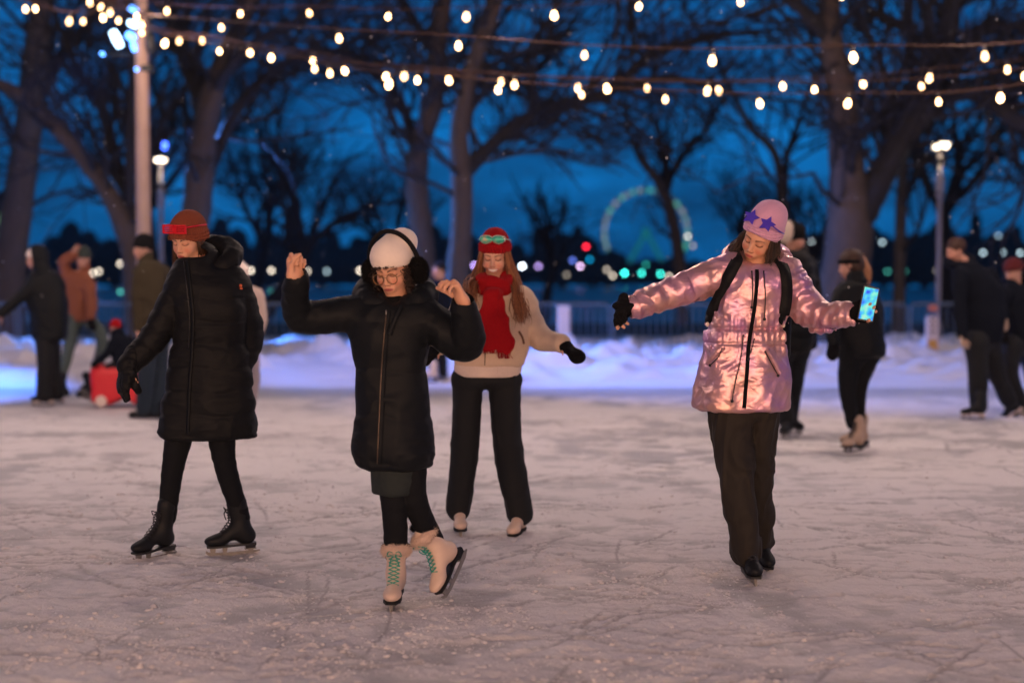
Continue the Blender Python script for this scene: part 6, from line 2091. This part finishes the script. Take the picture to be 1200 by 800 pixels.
# ------------------------------------------------------------------ far lights and the wheel
def far():
    c = W(757, 272, 420); R = 49 / 1666.67 * 420
    e = empty('ferris_wheel', (c[0], 420, -.4), 'big lit ferris wheel ring far beyond the river', 'ferris wheel')
    b0 = A(c[0], 420, -.4)
    cols = [A(.08, .60, .30), A(.30, .28, .30), A(.12, .42, .32), A(.38, .40, .34)]
    g = np.random.default_rng(4)
    wm, nt, b, N, L = new_mat('wheel_light')
    at = N.new('ShaderNodeAttribute'); at.attribute_name = 'Col'; L.new(at.outputs['Color'], b.inputs['Emission Color']); b.inputs['Emission Strength'].default_value = .75
    m = MB(); n = 64
    for k in range(n):
        a0, a1 = 2 * math.pi * k / n, 2 * math.pi * (k + 1) / n
        m.sweep([c + A(R * math.cos(a0), 0, R * math.sin(a0)), c + A(R * math.cos(a1), 0, R * math.sin(a1))], .6, 6, cap=False, c=cols[int(g.integers(0, 4))])
    m.build('rim_light', wm, e, b0, col=True)
    m = MB()
    for k in range(16):
        a = 2 * math.pi * k / 16; m.sweep([c, c + A(R * math.cos(a), 0, R * math.sin(a))], .12, 4)
    m.build('spokes', DARK_METAL, e, b0)
    teal = emis('wheel_teal', (.02, .42, .5), .3)
    for sx in (-1, 1):
        m = MB(); m.sweep([A(c[0], 419, c[2]), A(c[0] + sx * 8.5, 419, -.4)], .6, 6); m.build('support_leg', teal, e, b0)
    m = MB(); m.ball(c, (1.3, 1.6, 1.3)); m.build('hub', teal, e, b0)
    for k in range(28):
        a = 2 * math.pi * k / 28; m = MB(); q = c + A(R * 1.05 * math.cos(a), -.5, R * 1.05 * math.sin(a)); m.ball(q - A(0, 0, .6), (.55, .55, .7), 6, 5); m.build('cabin', DARK_METAL, e, b0)
    # shore lamps: each a globe on a post
    W_, C_, T_, B_, V_, R_, Gn = (1, .85, .68), (.65, .9, 1), (.05, .9, .75), (.02, .08, 1), (.60, .40, 1), (1, .02, .05), (.05, .35, .28)
    lights = [(109, 320, W_, 1), (116, 318, W_, 1), (141, 309, W_, 1.1), (150, 309, W_, 1.1), (158, 318, Gn, 1), (141, 342, Gn, 1), (274, 287, C_, .35), (275, 318, W_, .8), (285, 317, W_, 1.1), (294, 317, W_, 1.3), (303, 317, W_, 1.3), (318, 317, W_, 1.2),
              (318, 342, Gn, 1.6), (360, 318, W_, .8), (383, 318, C_, .5), (422, 317, W_, 1.5), (433, 319, C_, 1.0), (13, 244, (.3, .9, .9), 1), (541, 317, B_, 3.2), (556, 311, V_, 1.8), (612, 312, (.8, .9, 1), 3.4), (631, 312, V_, 1.0), (645, 317, W_, .3),
              (671, 305, (.15, .25, 1), .8), (680, 312, (.9, .6, 1), 1.5), (664, 322, W_, .25), (687, 289, R_, 1.7), (691, 304, (.0, .4, .8), .7), (732, 320, T_, 2.6), (718, 323, W_, .8), (711, 316, W_, .5), (752, 320, T_, 1.6), (774, 321, T_, 1.6), (784, 324, W_, .8),
              (757, 310, T_, .3), (806, 277, W_, .7), (797, 274, C_, .4), (812, 288, W_, .25), (951, 283, (.8, .95, 1), 1.6), (962, 284, C_, 1.4), (958, 293, Gn, 2.2), (1021, 279, C_, .6), (1034, 284, C_, .6), (1098, 317, W_, .3), (1152, 296, C_, .7), (1175, 296, C_, .5),
              (1196, 296, C_, .8), (1170, 276, C_, .3), (950, 302, Gn, 1.4), (925, 316, Gn, 1), (870, 318, (.02, .2, .6), 1.2), (1060, 318, Gn, .8), (230, 320, W_, .7), (20, 318, W_, .4), (1040, 318, Gn, .7)]
    names = {}
    cache = {}
    cn = {W_: 'warm white', C_: 'cool white', T_: 'teal', B_: 'deep blue', V_: 'violet', R_: 'red', Gn: 'dim green'}
    pole_m = DARK_METAL
    pole_me = None
    for k, (x, y, col, s_) in enumerate(lights):
        Y = 150 if y < 300 else (320 if y < 330 else 64)
        q = W(x, y, Y)
        zb = -.4 if Y != 64 else -.85
        e = empty('shore_lamp', (q[0], Y, zb), '%s far shore lamp at %s' % (cn.get(col, 'pale coloured'), near_name(x, y)), 'lamp', 'lamps along the far shore')
        b0 = A(q[0], Y, zb)
        r = .0010 * Y
        key = (col, s_)
        if key not in cache:
            cache[key] = emis('shore_%d' % k, col, 6.5 * s_)
        m = MB(); m.ball(q, r, 10, 8); m.build('globe', cache[key], e, b0)
        m = MB(); m.sweep([A(q[0], Y, zb), A(q[0], Y, q[2] - r)], r * .18, 5); m.build('post', pole_m, e, b0)
    # a lit tower block sliver at the left edge
    q = W(3, 290, 300); b0 = A(q[0], 300, -.4)
    e = empty('tower_block', b0, 'dark narrow tower with green lit windows at left edge', 'building')
    m = MB(); m.box(A(q[0], 300, 9), (3.2, 3, 9.4)); m.build('wall', TWIG, e, b0, False)
    for i in range(8):
        m = MB(); m.box(A(q[0] - .2 + (i % 2) * .8, 296.9, 4 + i * 1.55), (.45, .05, .45)); m.build('window', cache.get('tw') or cache.setdefault('tw', emis('tower_window', (.45, .75, .45), .8)), e, b0, False)


def near_name(x, y):
    refs = [(0, 'the left edge'), (60, 'the black striding figure'), (112, 'the rust jacket'), (148, 'the dark cap'), (230, 'the rust beanie'), (290, 'the gap right of the rust beanie'), (360, 'the raised fist'), (425, 'the left ear muff'), (548, 'the left of the red hat'),
            (620, 'the right of the red hat'), (680, 'the dark trunk right of the red hat'), (735, 'the left foot of the ferris wheel'), (775, 'the right foot of the ferris wheel'), (808, 'the right rim of the ferris wheel'), (870, 'the pink beanie'), (955, 'the gap right of the pink beanie'),
            (1028, 'the ponytail'), (1060, 'the thin trunk'), (1098, 'the right street lamp pole'), (1170, 'the navy jacket'), (1200, 'the right edge')]
    n = min(refs, key=lambda r: abs(r[0] - x))
    return n[1] + (', higher up' if y < 300 else (', low down' if y > 330 else ''))


def falling_snow():
    g = np.random.default_rng(9)
    m = MB()
    for k in range(420):
        Y = g.uniform(9, 22) ; x = g.uniform(-.38, .38) * Y; z = g.uniform(1.2, 1.42 + .24 * Y)
        r = g.uniform(.0025, .0045)
        m.ball((x, Y, z), (r, r, r * g.uniform(1, 2.2)), 4, 4)
    tag(m.build('falling_snow', cloth('flake', (.8, .8, .8), sheen=0)), 'fine snow flakes falling through the air', 'snow', kind='stuff')


def lamps_all():
    street_lamp(1102, 172, 27, 'slim street lamp with a flat lit head at right, beside the sign post', en=70)
    street_lamp(188, 188, 29, 'slim street lamp with a lit head just right of the pole', pole_r=.055, head=.13, en=60)
    # small blue fairy light on top of the left lamp is a spotlight of its own
    light_pole()
    pale_post(653, 668, 358, 398, 23.2, 'plain pale post in the snow right of the cream jacket')
    pale_post(1085, 1099, 370, 413, 23.0, 'pale sign post with orange panel and dark marks', True)


def haze():
    m = bpy.data.materials.new('haze'); m.use_nodes = True
    nt = m.node_tree; nt.nodes.clear()
    out = nt.nodes.new('ShaderNodeOutputMaterial'); v = nt.nodes.new('ShaderNodeVolumePrincipled')
    v.inputs['Density'].default_value = HAZE; v.inputs['Color'].default_value = (.8, .9, 1, 1)
    nt.links.new(v.outputs[0], out.inputs['Volume'])
    g = MB(); g.box((0, 1220, 28), (1700, 1340, 31)); o = g.build('haze', m, smooth=False); tag(o, kind='stuff')


HAZE = .00025
FLOOD = 420
ground(); crumbs(); print('ground', time.time() - T0)
barriers(); lamps_all(); strings(); print('lamps', time.time() - T0)
trees(); print('trees', time.time() - T0)
far(); falling_snow()
if HAZE: haze()
woman_rust(); woman_white_hat(); woman_red_scarf(); woman_pink(); print('front', time.time() - T0)
people_back(); print('all', time.time() - T0)
